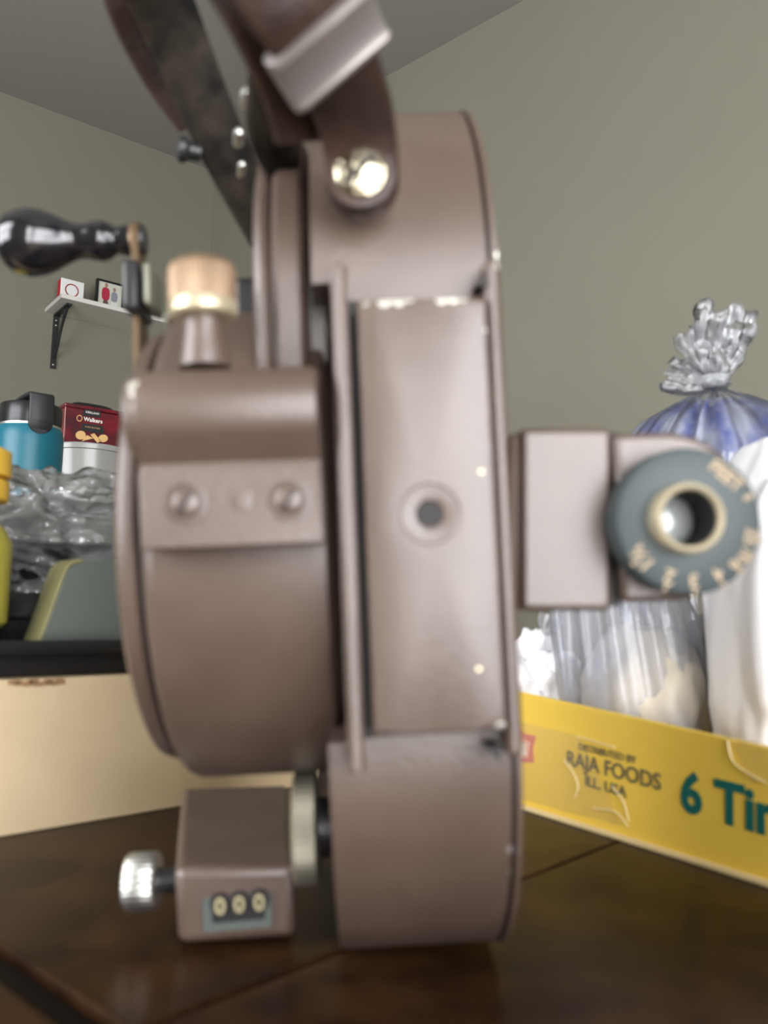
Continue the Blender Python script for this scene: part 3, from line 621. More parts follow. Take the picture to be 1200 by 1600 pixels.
def lump(bm, c, ax, ay, az, rx, ry, rz, seed=0, amp=0.12, freq=1.8, crease=0.0, flat=-0.85, sub=5, pull=0.0, sq=1.0):
    """crumpled soft bag: a ball creased along random planes and flattened underneath; top comes out at c + az*rz"""
    bmesh.ops.create_icosphere(bm, subdivisions=sub, radius=1.0)
    rnd = random.Random(int(seed * 100))
    planes = []
    for i in range(34 if sub < 6 else 46):
        d = V((rnd.gauss(0, 1), rnd.gauss(0, 1), rnd.gauss(0, 1))).normalized()
        planes.append((d, rnd.uniform(-0.8, 0.8), rnd.uniform(0.04, 0.16) * (1 if sub < 6 else 0.8), rnd.uniform(-1, 1)))
    pts = []
    for v in bm.verts:
        p = v.co.copy()
        k = 1 + amp * noise.noise(p * freq + V((seed, 0, 0)))
        for d, o_, w_, h_ in planes:
            e = abs(p.dot(d) - o_ + 0.10 * noise.noise(p * 3 + V((seed, o_ * 9, 0)))) / w_
            if e < 1: k += crease * 0.30 * h_ * (1 - e)
        if sq != 1: p = V([math.copysign(abs(t) ** sq, t) for t in p])
        q = p * k
        if pull: q.x *= 1 - pull * max(q.z, 0) ** 2; q.y *= 1 - pull * max(q.z, 0) ** 2
        q.z = max(q.z, flat); pts.append(q)
    zm = max(q.z for q in pts)
    for v, q in zip(bm.verts, pts):
        z = q.z / zm if q.z > 0 else q.z
        v.co = c + ax * (q.x * rx) + ay * (q.y * ry) + az * (z * rz)
X_, Y_ = V((1, 0, 0)), V((0, 1, 0))
ZTR = TABLE + BH + 0.0061 + 0.0255 * 0.45
clear = film('clear_plastic_film', (0.80, 0.80, 0.78), 0.74, 0.14, 0.8, 70, 0.1, 1.2)
pb = NB(); pcn = W(70, 845, 0.45)
RZ = (pcn.z - ZTR) / 0.85; RT_ = W(70, 712, 0.45).z - pcn.z
lump(pb, pcn, CU, CN, ZZ, 0.086, 0.056, RT_, seed=2.3, amp=0.2, freq=1.9, crease=0.55, flat=-(pcn.z - ZTR) / RT_, sub=6)
tag(obj('plastic_bag', pb, clear, None, smooth=180), 'crinkled clear plastic bag on the black trays left of the movie camera', 'bag')
bm = NB(); lump(bm, V((pcn.x, pcn.y, ZTR + 0.034)) + CU * 0.012 - CN * 0.004, CU, CN, ZZ, 0.062, 0.040, 0.036, seed=9, amp=0.22, freq=1.8, crease=0.22, sub=4)
tag(obj('folded_pouch', bm, mat('charcoal_fabric', (0.022, 0.024, 0.027), 0.45, noise_amt=0.5, noise_scale=30), None, smooth=180), 'charcoal folded pouch inside the clear crinkled bag', 'pouch')
# yellow capped bottle at the left edge
yc = mat('yellow_cap', (0.78, 0.48, 0.05), 0.4); yb = mat('mustard_plastic', (0.40, 0.36, 0.05), 0.35, spec=0.5)
jb = cbx(0.098, 0.066, 0); jz = ZTR; jt = W(0, 695, (jb - EYE).dot(FWD)).z
jp = EYE + ray(-72, 830) * ((jb - EYE).dot(FWD)); jp.z = jz
jar = thing('squeeze_bottle', 'yellow capped bottle with mustard coloured body at the left edge of the picture', 'bottle', jp)
hh = jt - jz
bm = NB(); lathe(bm, jp, [(0, 0.018), (0.002, 0.0205), (hh * 0.46, 0.0205), (hh * 0.54, 0.018), (hh * 0.62, 0.0125), (hh * 0.74, 0.012)], 'z', 32); obj('bottle_body', bm, yb, jar)
bm = NB(); lathe(bm, jp, [(hh * 0.70, 0.0175), (hh * 0.71, 0.018), (hh * 0.81, 0.018), (hh * 0.82, 0.0165)], 'z', 32); obj('collar', bm, yc, jar)
bm = NB(); lathe(bm, jp, [(hh * 0.82, 0.014), (hh * 0.84, 0.0185), (hh * 0.98, 0.0180), (hh, 0.015)], 'z', 32); obj('cap', bm, yc, jar)

# ------------------------------------------------------------------ yellow carton with bags
yel = mat('yellow_card', (0.86, 0.58, 0.08), 0.5, spec=0.4, noise_amt=0.10, noise_scale=10)
yel_edge = mat('pale_card_edge', (0.72, 0.56, 0.28), 0.8)
Y1, Y2 = T(810, 1262), T(1200, 1385)
YD = (Y1 - Y2).normalized(); YN = V((-YD.y, YD.x, 0))
if YN.y < 0: YN = -YN
ya0 = -0.10; ya1 = 0.21
def yp(s, t, z): return Y2 + YD * s + YN * t + V((0, 0, z))
def ytop(s): return 0.0408 + (s / 0.1127) * 0.0064
yb_ = thing('yellow_carton', 'open yellow cardboard carton with green printed letters, full of plastic bags', 'carton', yp(0.05, 0.09, 0))
YW = 0.19
def ypan(nm, a_, b_2, th_dir):
    bm = NB(); (s0, t0), (s1, t1) = a_, b_2
    lo = [yp(s0, t0, 0), yp(s1, t1, 0)]; hi = [yp(s0, t0, ytop(s0)), yp(s1, t1, ytop(s1))]
    hexa(bm, [lo[0], lo[1], hi[1], hi[0]], [p + th_dir * 0.0025 for p in (lo[0], lo[1], hi[1], hi[0])])
    return obj(nm, bm, yel, yb_, smooth=0, bevel=0.0004)
ypan('front_panel', (ya0, 0), (ya1, 0), YN); ypan('back_panel', (ya0, YW), (ya1, YW), YN)
ypan('end_panel', (ya0, 0.003), (ya0, YW - 0.0005), YD); ypan('end_panel', (ya1 - 0.0025, 0.003), (ya1 - 0.0025, YW - 0.0005), YD)
bm = NB(); obox(bm, yp((ya0 + ya1) / 2, YW / 2, 0.002), YD, YN, ZZ, ya1 - ya0 - 0.006, YW - 0.006, 0.002); obj('bottom_panel', bm, yel, yb_, smooth=0)
bm = NB(); obox(bm, yp((ya0 + ya1) / 2, -0.0006, 0.0010), YD, YN, ZZ, ya1 - ya0, 0.0022, 0.0020); obj('bottom_fold', bm, yel_edge, yb_, smooth=0, bevel=0.0006)
ink_g = mat('green_ink', (0.004, 0.13, 0.11), 0.5); ink_b = mat('dark_ink', (0.14, 0.115, 0.06), 0.6); ink_r = mat('red_ink', (0.60, 0.17, 0.13), 0.5); ink_w = mat('white_ink', (0.78, 0.70, 0.6), 0.5)
def yon(px, py): return onplane(px, py, Y2, YN)
rd = -YD                                   # reading direction is towards us
def ytext(body_t, px, py, cap_px, col, sx_=1.0, bold=0.0, lift=0.0003):
    p = yon(px, py) - YN * lift
    h_ = (yon(px, py - cap_px / 2) - yon(px, py + cap_px / 2)).z
    slope = ((ytop(0.1) - ytop(0)) / 0.1) * 0.5
    ax = (rd + V((0, 0, -slope))).normalized(); ay = V((0, 0, 1)); ay = (ay - ax * ay.dot(ax)).normalized()
    text('printed_lettering', body_t, h_ / 0.70, p, ax, ay, col, yb_, 0.0001, bold, sx_)
ytext('DISTRIBUTED BY', 948, 1177, 11, ink_b, 1.05)
ytext('RAJA FOODS', 955, 1203, 24, ink_b, 1.02, 0.0001)
ytext('ILL. USA', 946, 1229, 16, ink_b, 1.1, 0.0001)
ytext('6 Tins', 1153, 1262, 64, ink_g, 0.98, 0.0006)
# red and white emblem
E0 = [(798, 1136), (806, 1128), (820, 1146), (838, 1150), (833, 1170), (835, 1192), (800, 1190)]
bm = NB(); hexa(bm, [yon(x, y) - YN * 0.0003 for x, y in E0], [yon(x, y) + YN * 0.0002 for x, y in E0]); obj('red_emblem', bm, ink_r, yb_, smooth=0)
E1 = [(802, 1148), (818, 1154), (829, 1160), (826, 1184), (803, 1183)]
bm = NB(); hexa(bm, [yon(x, y) - YN * 0.0005 for x, y in E1], [yon(x, y) for x, y in E1]); obj('emblem_field', bm, mat('pink_ink', (0.74, 0.42, 0.32), 0.5), yb_, smooth=0)
E2 = [(813, 1160), (823, 1162), (824, 1180), (811, 1178)]
bm = NB(); hexa(bm, [yon(x, y) - YN * 0.0007 for x, y in E2], [yon(x, y) for x, y in E2]); obj('emblem_mark', bm, ink_w, yb_, smooth=0)
# packing tape, crinkled and clear
tape = film('packing_tape', (0.85, 0.74, 0.48), 0.90, 0.35, 0.03, 160, 0.2, 0.08)
def ytape(pts, n=14):
    bm = NB(); tl_, tr_, br_, bl_ = [yon(*p) for p in pts]; G = []
    for j in range(n + 1):
        row = []
        for i in range(n * 2 + 1):
            u, v = i / (2 * n), j / n; p = (tl_ * (1 - u) + tr_ * u) * (1 - v) + (bl_ * (1 - u) + br_ * u) * v
            k = noise.noise(p * 90) * 0.0004
            row.append(bm.verts.new(p - YN * (0.0011 + k)))
        G.append(row)
    for j in range(n):
        for i in range(2 * n): bm.faces.new((G[j][i], G[j][i + 1], G[j + 1][i + 1], G[j + 1][i]))
    obj('packing_tape', bm, tape, yb_, smooth=180)
ytape([(812, 1126), (910, 1150), (975, 1290), (805, 1245)])
ytape([(1135, 1148), (1260, 1172), (1280, 1240), (1180, 1222)])

highlight_m = mat('tape_highlight', (0.82, 0.68, 0.36), 0.35)  # pale colour paints the highlights along the tape wrinkles
for pts in ([(886, 1188), (900, 1208), (907, 1228), (902, 1246)], [(960, 1228), (978, 1252), (986, 1282)], [(905, 1150), (940, 1160), (965, 1168)], [(1140, 1156), (1150, 1190), (1180, 1212), (1200, 1222)], [(930, 1262), (965, 1268), (985, 1290)]):
    bm = NB(); tube(bm, catmull([yon(*p) - YN * 0.0012 for p in pts], 6), 0.00028, 6); obj('crease_highlight', bm, highlight_m, yb_)
# bags in the carton
white_film = film('white_plastic', (0.96, 0.96, 0.98), 0.0, 0.3, 0.15, 40, 0.04, 0.6)
grey_film = film('clear_grey_film', (0.66, 0.69, 0.78), 0.72, 0.2, 0.2, 40, 0.3, 0.55)
bag_film = film('clear_bag_film', (0.40, 0.42, 0.46), 0.88, 0.14, 0.25, 40)
knot_film = film('smoky_film', (0.50, 0.51, 0.53), 0.30, 0.22, 0.7, 40)
def pleated(bm, base, prof, folds, seed, lean=V((0, 0, 0)), n=144, amp=0.05):
    """gathered bag: rings whose folds sharpen towards the neck; prof (z, radius x, radius y, fold depth)"""
    rings = []
    for z, rx, ry, fd in prof:
        ring = []
        for i in range(n):
            t = 2 * PI * i / n; d = V((math.cos(t), math.sin(t), 0))
            f = 0
            for k_, w_ in ((folds, .6), (folds * 1.7, .3), (folds * 0.55, .4)): f += w_ * abs(math.sin(k_ * t / 2 + seed + k_)) 
            r_ = 1 - fd * f + amp * noise.noise(V((d.x * 1.5, d.y * 1.5, z * 18 + seed)))
            ring.append(base + V((d.x * rx * r_, d.y * ry * r_, z)) + lean * z)
        rings.append(ring)
    loft(bm, rings)
kb_ = W(1172, 800, 0.42); kb_.z = TABLE + 0.0035
kz = W(1115, 600, 0.42); H_ = kz.z - kb_.z; ln = (kz - kb_) / H_; ln.z = 0
kbag = thing('knotted_bag', 'knotted see-through bag with blue printed packs, standing in the yellow carton', 'bag', kb_)
bm = NB(); pleated(bm, kb_, [(0, .030, .030, .1), (0.004, .045, .042, .1), (H_ * .3, .060, .052, .10), (H_ * .6, .064, .054, .10), (H_ * .74, .062, .052, .12), (H_ * .82, .056, .047, .15), (H_ * .90, .042, .036, .20), (H_ * .955, .021, .019, .30), (H_ * .98, .008, .008, .4), (H_, .0062, .0062, .4)], 22, 1.3, ln)
obj('bag_body', bm, bag_film, kbag, smooth=180)
# the flared tuft above the knot: three crumpled petals
def petal(bm, root_, tip, w, seed, curl, n=16):
    G = []; d = tip - root_; side = d.cross(FWD).normalized()
    for j in range(n + 1):
        v = j / n; row = []
        for i in range(n + 1):
            u = i / n * 2 - 1
            p = root_ + d * v + side * (u * w * (0.18 + 0.82 * math.sin(min(v * 1.25, 1) * PI / 2)))
            p -= FWD * (curl * (abs(math.sin(u * 5.5 + seed)) - 0.5) * (0.3 + v)) + FWD * (0.006 * noise.noise(p * 140 + V((seed, 0, 0))))
            p += d * (0.18 * noise.noise(V((u * 2 + seed, seed, 0))) * v * v)
            row.append(bm.verts.new(p))
        G.append(row)
    for j in range(n):
        for i in range(n): bm.faces.new((G[j][i], G[j][i + 1], G[j + 1][i + 1], G[j + 1][i]))
    bmesh.ops.solidify(bm, geom=bm.faces[:], thickness=0.0004)
for tipx, tipy, w_, sd, cu_, dd in ((1135, 482, 0.0150, 1.0, 0.007, 0.0), (1072, 520, 0.0085, 2.2, 0.006, 0.004), (1040, 585, 0.0085, 4.1, 0.006, 0.002), (1160, 500, 0.010, 5.7, 0.006, 0.008)):
    bm = NB(); petal(bm, kz + V((0, 0, -0.002)), W(tipx, tipy, 0.42 + dd), w_, sd, cu_); obj('bag_tuft', bm, knot_film, kbag, smooth=180)
bm = NB(); lump(bm, kz + V((0, 0, 0.001)), X_, Y_, ZZ, 0.0085, 0.0085, 0.0050, seed=5, amp=0.3, freq=2.5, crease=0.3, sub=3, flat=-1); obj('bag_knot', bm, knot_film, kbag, smooth=180)
# things inside the knotted bag
blue = mat('blue_white_print', (0.010, 0.030, 0.27), 0.35, color2=(0.34, 0.36, 0.44), noise_scale=16, stretch=(5, 5, 1.6), spec=0.5)
bm = NB(); pleated(bm, kb_ + V((0, 0, 0.0)), [(H_ * .46, .020, .018, .1), (H_ * .47, .046, .040, .1), (H_ * .6, .056, .047, .10), (H_ * .74, .055, .046, .13), (H_ * .82, .049, .041, .16), (H_ * .90, .035, .030, .22), (H_ * .945, .020, .018, .30), (H_ * .95, .004, .004, .3)], 19, 4.4, ln)
tag(obj('wrapped_pack', bm, blue, None, smooth=180), 'blue and white printed pack in the top of the knotted bag', 'pack')
cream = mat('cream_print', (0.70, 0.64, 0.50), 0.4, color2=(0.30, 0.31, 0.38), noise_scale=13, spec=0.5)
bm = NB(); lump(bm, kb_ + V((ln.x * H_ * .22, ln.y * H_ * .22, H_ * .21)), X_, Y_, ZZ, 0.042, 0.038, H_ * .245, seed=17, amp=0.12, freq=2, crease=0.15, sub=4)
tag(obj('wrapped_pack', bm, cream, None, smooth=180), 'cream and grey pack in the bottom of the knotted bag', 'pack')
# tall white bag in front at the right
wb = W(1262, 960, 0.315)
bm = NB(); zt_ = W(1262, 690, 0.315).z; z0_ = TABLE + 0.0035; c = V((wb.x, wb.y, (zt_ + z0_) / 2))
lump(bm, c, X_, Y_, ZZ, 0.035, 0.030, (zt_ - z0_) / 2 / 0.95, seed=21, amp=0.08, freq=1.7, crease=0.13, sq=0.6, flat=-.95)
tag(obj('white_bag', bm, white_film, None, smooth=180), 'tall bright white plastic bag at the right edge, in the near end of the carton', 'bag')
# clear bag with grey contents
gb = W(1010, 1030, 0.36); bm = NB(); zt_ = W(1010, 900, 0.36).z; c = V((gb.x, gb.y, (zt_ + z0_) / 2))
hb = zt_ - z0_ + 0.03
pleated(bm, V((c.x, c.y, z0_)), [(0, .024, .022, .1), (0.004, .032, .029, .1), (hb * .35, .035, .031, .10), (hb * .62, .034, .030, .13), (hb * .8, .026, .024, .2), (hb * .92, .013, .012, .3), (hb, .007, .007, .3)], 13, 2.7, V((-0.12, 0.05, 0)))
tag(obj('clear_bag', bm, grey_film, None, smooth=180), 'clear bag with grey contents under the eyepiece dial, behind the yellow front', 'bag')
bm = NB(); lump(bm, V((c.x - .002, c.y, z0_ + .039)), YD, YN, ZZ, 0.028, 0.024, 0.036, seed=33, amp=0.15, freq=2, crease=0.2, flat=-.9, sub=4)
tag(obj('wrapped_pack', bm, mat('slate_pack', (0.22, 0.23, 0.29), 0.4, color2=(0.62, 0.56, 0.44), noise_scale=16), None, smooth=180), 'slate grey pack inside the clear bag under the eyepiece', 'pack')
# small white crumpled bag next to the movie camera
sb = W(846, 1035, 0.405); bm = NB(); zt_ = W(846, 985, 0.405).z; c = V((sb.x, sb.y, (zt_ + z0_) / 2))
lump(bm, c, YD, YN, ZZ, 0.019, 0.020, (zt_ - z0_) / 2 / 0.95, seed=41, amp=0.2, freq=2.0, crease=0.4, flat=-.95)
q = W(852, 992, 0.40)
petal(bm, q, W(862, 960, 0.40), 0.0065, 3.0, 0.004, n=10)
tag(obj('crumpled_bag', bm, white_film, None, smooth=180), 'small crumpled white bag in the far end of the carton, beside the movie camera', 'bag')

# ------------------------------------------------------------------ side cabinet with bottle, tub and tin
cab_m = mat('cabinet_wood', (0.16, 0.09, 0.05), 0.45, noise_amt=0.35, noise_scale=5, stretch=(1, 1, 8))
WU = -DA; WN = V((0.617, -0.787, 0)).normalized()        # along the left wall to the right, and out of it
CABZ = EYE.z + 0.072
cc = V((-0.62, 1.34, 0))
cab = thing('side_cabinet', 'low wooden side cabinet behind the table, carrying bottle and tin', 'cabinet', cc)
def cpt(s, t, z): return cc + WU * s + WN * t + V((0, 0, z))
bm = NB(); obox(bm, cpt(0, 0, (CABZ - 0.02) / 2 + 0.03), WU, WN, ZZ, 0.56, 0.38, CABZ - 0.08); obj('carcass', bm, cab_m, cab, smooth=0, bevel=0.002)
bm = NB(); obox(bm, cpt(0, 0, CABZ - 0.0125), WU, WN, ZZ, 0.60, 0.42, 0.025); obj('cabinet_top', bm, cab_m, cab, smooth=0, bevel=0.003)
bm = NB(); obox(bm, cpt(0, 0, 0.018), WU, WN, ZZ, 0.52, 0.34, 0.036); obj('plinth', bm, cab_m, cab, smooth=0)
for s_ in (-0.14, 0.14):
    bm = NB(); obox(bm, cpt(s_, 0.197, CABZ / 2), WU, WN, ZZ, 0.265, 0.018, CABZ - 0.12); d_ = obj('door', bm, cab_m, cab, smooth=0, bevel=0.003)
    bm = NB(); alathe(bm, cpt(s_ * 0.2, 0.206, CABZ * 0.6), WN, [(0, .006), (.012, .006), (.016, .012), (.024, .012), (.027, .006)], 16); obj('knob', bm, steel, cab)
# teal bottle
bd = 1.17; bc = W(45, 700, bd); br = 0.0455
def zp(py, px=45, d=bd): return W(px, py, d).z
teal = mat('teal_powder_coat', (0.006, 0.110, 0.155), 0.38, spec=0.5, bump=0.1, bump_scale=1500)
bt = thing('water_bottle', 'teal metal water bottle with black strap lid on the side cabinet', 'bottle', (bc.x, bc.y, CABZ))
b0 = V((bc.x, bc.y, 0)); zr = zp(670)
bm = NB(); lathe(bm, b0, [(CABZ, br - 0.003), (CABZ + 0.003, br), (zr - 0.018, br), (zr - 0.008, br * 0.985), (zr - 0.002, br * 0.94), (zr, br * 0.92)], 'z', 48); obj('bottle_body', bm, teal, bt, smooth=40)
bm = NB(); lathe(bm, b0, [(zr - 0.0005, br * 0.90), (zr, br * 0.925), (zr + 0.003, br * 0.925), (zr + 0.004, br * 0.88)], 'z', 48); obj('neck_ring', bm, steel, bt)
zl_ = zp(633)
bm = NB(); lathe(bm, b0, [(zr + 0.002, br * 0.89), (zr + 0.004, br * 0.91), (zl_ - 0.004, br * 0.91), (zl_ - 0.001, br * 0.88), (zl_, br * 0.8)], 'z', 48); obj('lid', bm, blackp, bt, smooth=40)
tb = W(71, 655, bd - 0.047); fx = RT; 
bm = NB(); zz1, zz2 = zp(683, 71), zp(624, 71); hw = 0.0165
fl = V((0.25, -0.97, 0)).normalized(); sd_ = V((-fl.y, fl.x, 0)); 
if sd_.x < 0: sd_ = -sd_
tcn = b0 + (V((tb.x, tb.y, 0)) - b0).normalized() * 0.0455
fl = (V((tb.x, tb.y, 0)) - b0).normalized(); sd_ = V((-fl.y, fl.x, 0))
path = [tcn + V((0, 0, zz1 + 0.014)), tcn + fl * 0.001 + V((0, 0, (zz1 * .6 + zz2 * .4))), tcn + V((0, 0, zz2 - 0.006)), tcn - fl * 0.006 + V((0, 0, zz2)), tcn - fl * 0.045 + V((0, 0, zz2 + 0.002)), tcn - fl * 0.088 + V((0, 0, zz2)), tcn - fl * 0.093 + V((0, 0, zz2 - 0.008)), tcn - fl * 0.093 + V((0, 0, zz1 + 0.010))]
strap(bm, [(p, sd_ * hw) for p in path], 0.006, 6, True); obj('strap_handle', bm, mat('black_rubber', (0.018, 0.019, 0.021), 0.5), bt, smooth=50)
# white tub
td = 1.36; tc_ = W(138, 720, td); tr_ = 0.064; zrim = W(130, 702, td).z
tub_m = mat('white_tub_plastic', (0.33, 0.33, 0.31), 0.25, spec=0.6)
tub = thing('round_tub', 'white round tub under the red tin', 'tub', (tc_.x, tc_.y, CABZ)); t0_ = V((tc_.x, tc_.y, 0))
bm = NB(); lathe(bm, t0_, [(CABZ, tr_ - 0.006), (CABZ + 0.002, tr_ - 0.004), (zrim - 0.008, tr_ - 0.001)], 'z', 56); obj('tub_body', bm, tub_m, tub, smooth=40)
bm = NB(); lathe(bm, t0_, [(zrim - 0.010, tr_ - 0.002), (zrim - 0.009, tr_ + 0.002), (zrim - 0.002, tr_ + 0.002), (zrim, tr_), (zrim, tr_ - 0.004)], 'z', 56); obj('tub_lid', bm, tub_m, tub, smooth=40)
# red tin, turned like the wall behind it
cor = W(98, 700, 1.315); cor.z = zrim
TU, TN = WU, -WN                                           # along its front, and away from us
tl_, tdp = 0.125, 0.075; th_ = W(98, 626, 1.315).z - zrim
tin = thing('biscuit_tin', 'dark red biscuit tin with black handle standing on the white tub', 'tin', cor + TU * tl_ / 2 + TN * tdp / 2)
red = mat('dark_red_tin', (0.135, 0.006, 0.012), 0.3, spec=0.5, color2=(0.055, 0.006, 0.010), noise_scale=40, coat=0.3)
def tp(s, t, z): return cor + TU * s + TN * t + V((0, 0, z))
bm = NB(); obox(bm, tp(tl_ / 2, tdp / 2, th_ * 0.45), TU, TN, ZZ, tl_, tdp, th_ * 0.9); obj('tin_body', bm, red, tin, bevel=0.002)
bm = NB(); obox(bm, tp(tl_ / 2, tdp / 2, th_ * 0.95), TU, TN, ZZ, tl_ + 0.002, tdp + 0.002, th_ * 0.1); obj('tin_lid', bm, red, tin, bevel=0.002)
bm = NB(); tube(bm, catmull([tp(0.02, tdp / 2, th_ - .002), tp(0.022, tdp / 2, th_ + .006), tp(0.035, tdp / 2, th_ + .010), tp(0.075, tdp / 2, th_ + .010), tp(0.088, tdp / 2, th_ + .006), tp(0.09, tdp / 2, th_ - .002)], 6), 0.003); obj('tin_handle', bm, blackp, tin)
bm = NB(); obox(bm, tp(0.0002, -0.0002, th_ * .45), TU, TN, ZZ, 0.0012, 0.0012, th_ * .88); obj('edge_seam', bm, mat('pink_tin_edge', (0.45, 0.2, 0.19), 0.4), tin, smooth=0)
def ton(px, py): return onplane(px, py, cor, TN)
whi = mat('white_lettering', (0.72, 0.70, 0.66), 0.5); gold = mat('gold_print', (0.50, 0.30, 0.12), 0.45); bisc = mat('biscuit_print', (0.60, 0.37, 0.15), 0.6); ink_k = mat('black_print', (0.01, 0.009, 0.01), 0.4)
def quad(nm, P4, mt, lift): 
    bm = NB(); hexa(bm, [ton(*p) - TN * lift for p in P4], [ton(*p) + TN * 0.0003 for p in P4]); obj(nm, bm, mt, tin, smooth=0)
quad('plaque', [(130, 641), (135, 639), (157, 643), (158, 652), (155, 653), (129, 649)], ink_k, 0.0004)
quad('plaque', [(127, 664), (130, 661), (161, 666), (162, 676), (159, 678), (126, 672)], ink_k, 0.0004)
def ttext(b_t, px, py, hpx, mt, sx_=1.0, bold=0):
    h_ = (ton(px, py - hpx / 2) - ton(px, py + hpx / 2)).length
    text('tin_lettering', b_t, h_ / 0.7, ton(px, py) - TN * 0.0006, TU, ZZ, mt, tin, 0.0001, bold, sx_)
ttext('KIRKLAND', 144.5, 645.5, 3.2, whi, 0.95); ttext('Walkers', 145.5, 657, 6.2, whi, 0.95, 0.0002); ttext('PURE BUTTER', 144.5, 668.5, 2.2, gold, 1.2)
bm = NB()
for k in range(24):
    t0, t1 = 2 * PI * k / 24, 2 * PI * (k + 1) / 24
    f_ = lambda t, r: ton(124 + 4.6 * r * math.cos(t), 653.5 + 5.2 * r * math.sin(t)) - TN * 0.0005
    bm.faces.new([bm.verts.new(f_(t, r)) for t, r in ((t0, 1), (t1, 1), (t1, .72), (t0, .72))])
obj('gold_emblem', bm, gold, tin, smooth=0)
for P4 in ([(126 + 8 * math.cos(2 * PI * k / 14), 680 + 7 * math.sin(2 * PI * k / 14)) for k in range(14)], [(127, 690), (136, 680), (146, 685), (133, 688)], [(141, 679), (147, 677), (158, 689), (152, 692)], [(161 + 7.5 * math.cos(2 * PI * k / 14), 685 + 6 * math.sin(2 * PI * k / 14)) for k in range(14)]): quad('printed_biscuit', P4, bisc, 0.0005)

# ------------------------------------------------------------------ wall shelf with card box and framed photo
shelf_m = mat('white_shelf_board', (0.62, 0.61, 0.55), 0.5)
s0p = onplane(70, 488, CORNER, WN); zs = s0p.z
r_ = ray(110, 468); fr = EYE + r_ * ((zs - EYE.z) / r_.z); sw = (fr - s0p).dot(WN)
sh = thing('wall_shelf', 'white wall shelf on a black metal bracket, high on the left wall', 'shelf', s0p)
SL, ST = 0.75, 0.014
def spt(s, t, z): return s0p + WU * s + WN * t + V((0, 0, z))
bm = NB(); obox(bm, spt(SL / 2, sw / 2, ST / 2), WU, WN, ZZ, SL, sw, ST); obj('shelf_board', bm, shelf_m, sh, smooth=0, bevel=0.001)
for s_ in (0.035, SL - 0.05):
    leg0 = onplane(84, 492, CORNER, WN); ll = zs - onplane(81, 576, CORNER, WN).z
    bm = NB(); obox(bm, spt(s_, 0.003, -ll / 2), WU, WN, ZZ, 0.017, 0.006, ll); br_ = obj('bracket', bm, black_metal, sh, smooth=0)
    bm = NB(); obox(bm, spt(s_, sw * 0.40, -0.003), WU, WN, ZZ, 0.017, sw * 0.80, 0.006); obj('bracket_arm', bm, black_metal, br_, smooth=0)
    bm = NB(); tube(bm, catmull([spt(s_, 0.006, -ll * .82), spt(s_, sw * .22, -ll * .62), spt(s_, sw * .42, -ll * .30), spt(s_, sw * .70, -0.006)], 8), 0.0045, 8)
    tube(bm, catmull([spt(s_, 0.006, -ll * .60), spt(s_, sw * .22, -ll * .50), spt(s_, sw * .40, -ll * .30), spt(s_, sw * .55, -0.006)], 8), 0.0035, 8); obj('bracket_brace', bm, black_metal, br_)
    for zz_ in (-0.02, -0.036, -ll + 0.012):
        bm = NB(); alathe(bm, spt(s_, 0.005, zz_), WN, [(0, .003), (.0018, .003), (.0028, .0015)], 10); obj('screw', bm, steel, br_)
def son(px, py, t): return onplane(px, py, s0p + WN * t, WN)
zt_s = zs + ST
t_c = sw * 0.55
cl, crr = son(93, 475, t_c), son(130, 475, t_c); ctop = son(96, 433, t_c).z
cd = thing('card_box', 'small white box with red ring print and red side on the wall shelf', 'box', V((cl.x, cl.y, zt_s)))
cw_ = (crr - cl).dot(WU); chh = ctop - zt_s
def cpt2(s, t, z): return V((cl.x, cl.y, zt_s)) + WU * s - WN * t + V((0, 0, z))
red_m = mat('red_card', (0.45, 0.02, 0.03), 0.5)
bm = NB(); obox(bm, cpt2(cw_ / 2, 0.002, chh / 2), WU, -WN, ZZ, cw_, 0.004, chh); obj('front_face', bm, mat('white_card', (0.70, 0.70, 0.68), 0.5), cd, smooth=0, bevel=0.003)
bm = NB(); obox(bm, cpt2(cw_ / 2, 0.019, chh / 2), WU, -WN, ZZ, cw_, 0.030, chh - 0.001); obj('red_body', bm, red_m, cd, smooth=0, bevel=0.002)
bm = NB(); cN = cpt2(cw_ * .48, -0.0004, chh * .56); NR = 32
A1, A2 = [], []
for k in range(NR):
    t = 2 * PI * k / NR; dd = WU * math.cos(t) + ZZ * math.sin(t); A1.append(bm.verts.new(cN + dd * chh * .27)); A2.append(bm.verts.new(cN + dd * chh * .225))
for k in range(NR): bm.faces.new((A1[k], A1[(k + 1) % NR], A2[(k + 1) % NR], A2[k]))
bmesh.ops.solidify(bm, geom=bm.faces[:], thickness=0.0004); obj('ring_print', bm, red_m, cd, smooth=0)
t_f = sw * 0.62
fl_, fr_ = son(149, 480, t_f), son(192, 480, t_f); ftop = son(150, 434, t_f).z; fw, fh = (fr_ - fl_).dot(WU), ftop - zt_s
pf = thing('picture_frame', 'black framed photo of two people standing on the wall shelf', 'picture', V((fl_.x, fl_.y, zt_s)))
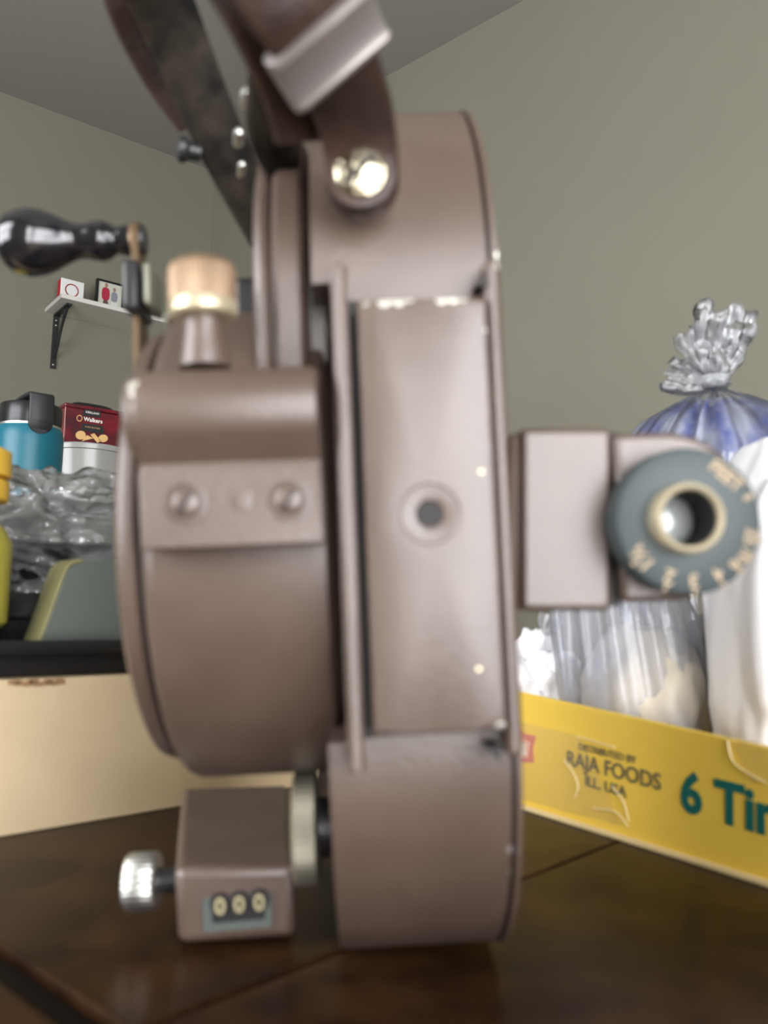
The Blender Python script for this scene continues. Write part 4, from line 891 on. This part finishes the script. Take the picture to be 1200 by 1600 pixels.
def fpt(s, t, z): return V((fl_.x, fl_.y, zt_s)) + WU * s - WN * t + V((0, 0, z))
bm = NB(); obox(bm, fpt(fw / 2, 0.008, fh / 2), WU, -WN, ZZ, fw, 0.010, fh); obj('back_board', bm, blackp, pf, smooth=0)
for s_, z_, a1, a2 in ((0.003, .5, 0.006, fh), (fw - 0.003, .5, 0.006, fh)): bm = NB(); obox(bm, fpt(s_, 0.001, fh * z_), WU, -WN, ZZ, a1, 0.006, a2); obj('frame_bar', bm, blackp, pf, smooth=0)
for z_ in (0.003, fh - 0.003): bm = NB(); obox(bm, fpt(fw / 2, 0.001, z_), WU, -WN, ZZ, fw - 0.012, 0.006, 0.006); obj('frame_bar', bm, blackp, pf, smooth=0)
bm = NB(); obox(bm, fpt(fw / 2, 0.0024, fh / 2), WU, -WN, ZZ, fw - 0.012, 0.001, fh - 0.012); obj('photo_print', bm, mat('photo_paper', (0.52, 0.52, 0.44), 0.4), pf, smooth=0)
skin = mat('printed_skin', (0.30, 0.18, 0.13), 0.5)
def blob(nm, cx, cz, rx, rz, mt, k=12, sq=1.0):
    bm = NB(); vs = []
    for i in range(k):
        t = 2 * PI * i / k; c_, s_2 = math.cos(t), math.sin(t)
        c_ = math.copysign(abs(c_) ** sq, c_); s_2 = math.copysign(abs(s_2) ** sq, s_2)
        vs.append(fpt(fw * (cx + rx * c_), 0.0017, fh * (cz + rz * s_2)))
    hexa(bm, vs, [v + WN * -0.0004 for v in vs]); obj(nm, bm, mt, pf, smooth=0)
blob('printed_trousers', .36, .20, .10, .17, mat('printed_dark', (0.10, 0.07, 0.06), 0.5), 12, .6); blob('printed_shirt', .35, .56, .15, .22, mat('printed_red', (0.36, 0.02, 0.05), 0.5), 12, .7); blob('printed_head', .36, .85, .06, .08, skin)
blob('printed_skirt', .68, .22, .12, .20, mat('printed_white', (0.62, 0.62, 0.60), 0.5), 12, .6); blob('printed_blouse', .67, .52, .12, .17, mat('printed_grey', (0.22, 0.22, 0.27), 0.5), 12, .7); blob('printed_head', .66, .76, .055, .075, skin)
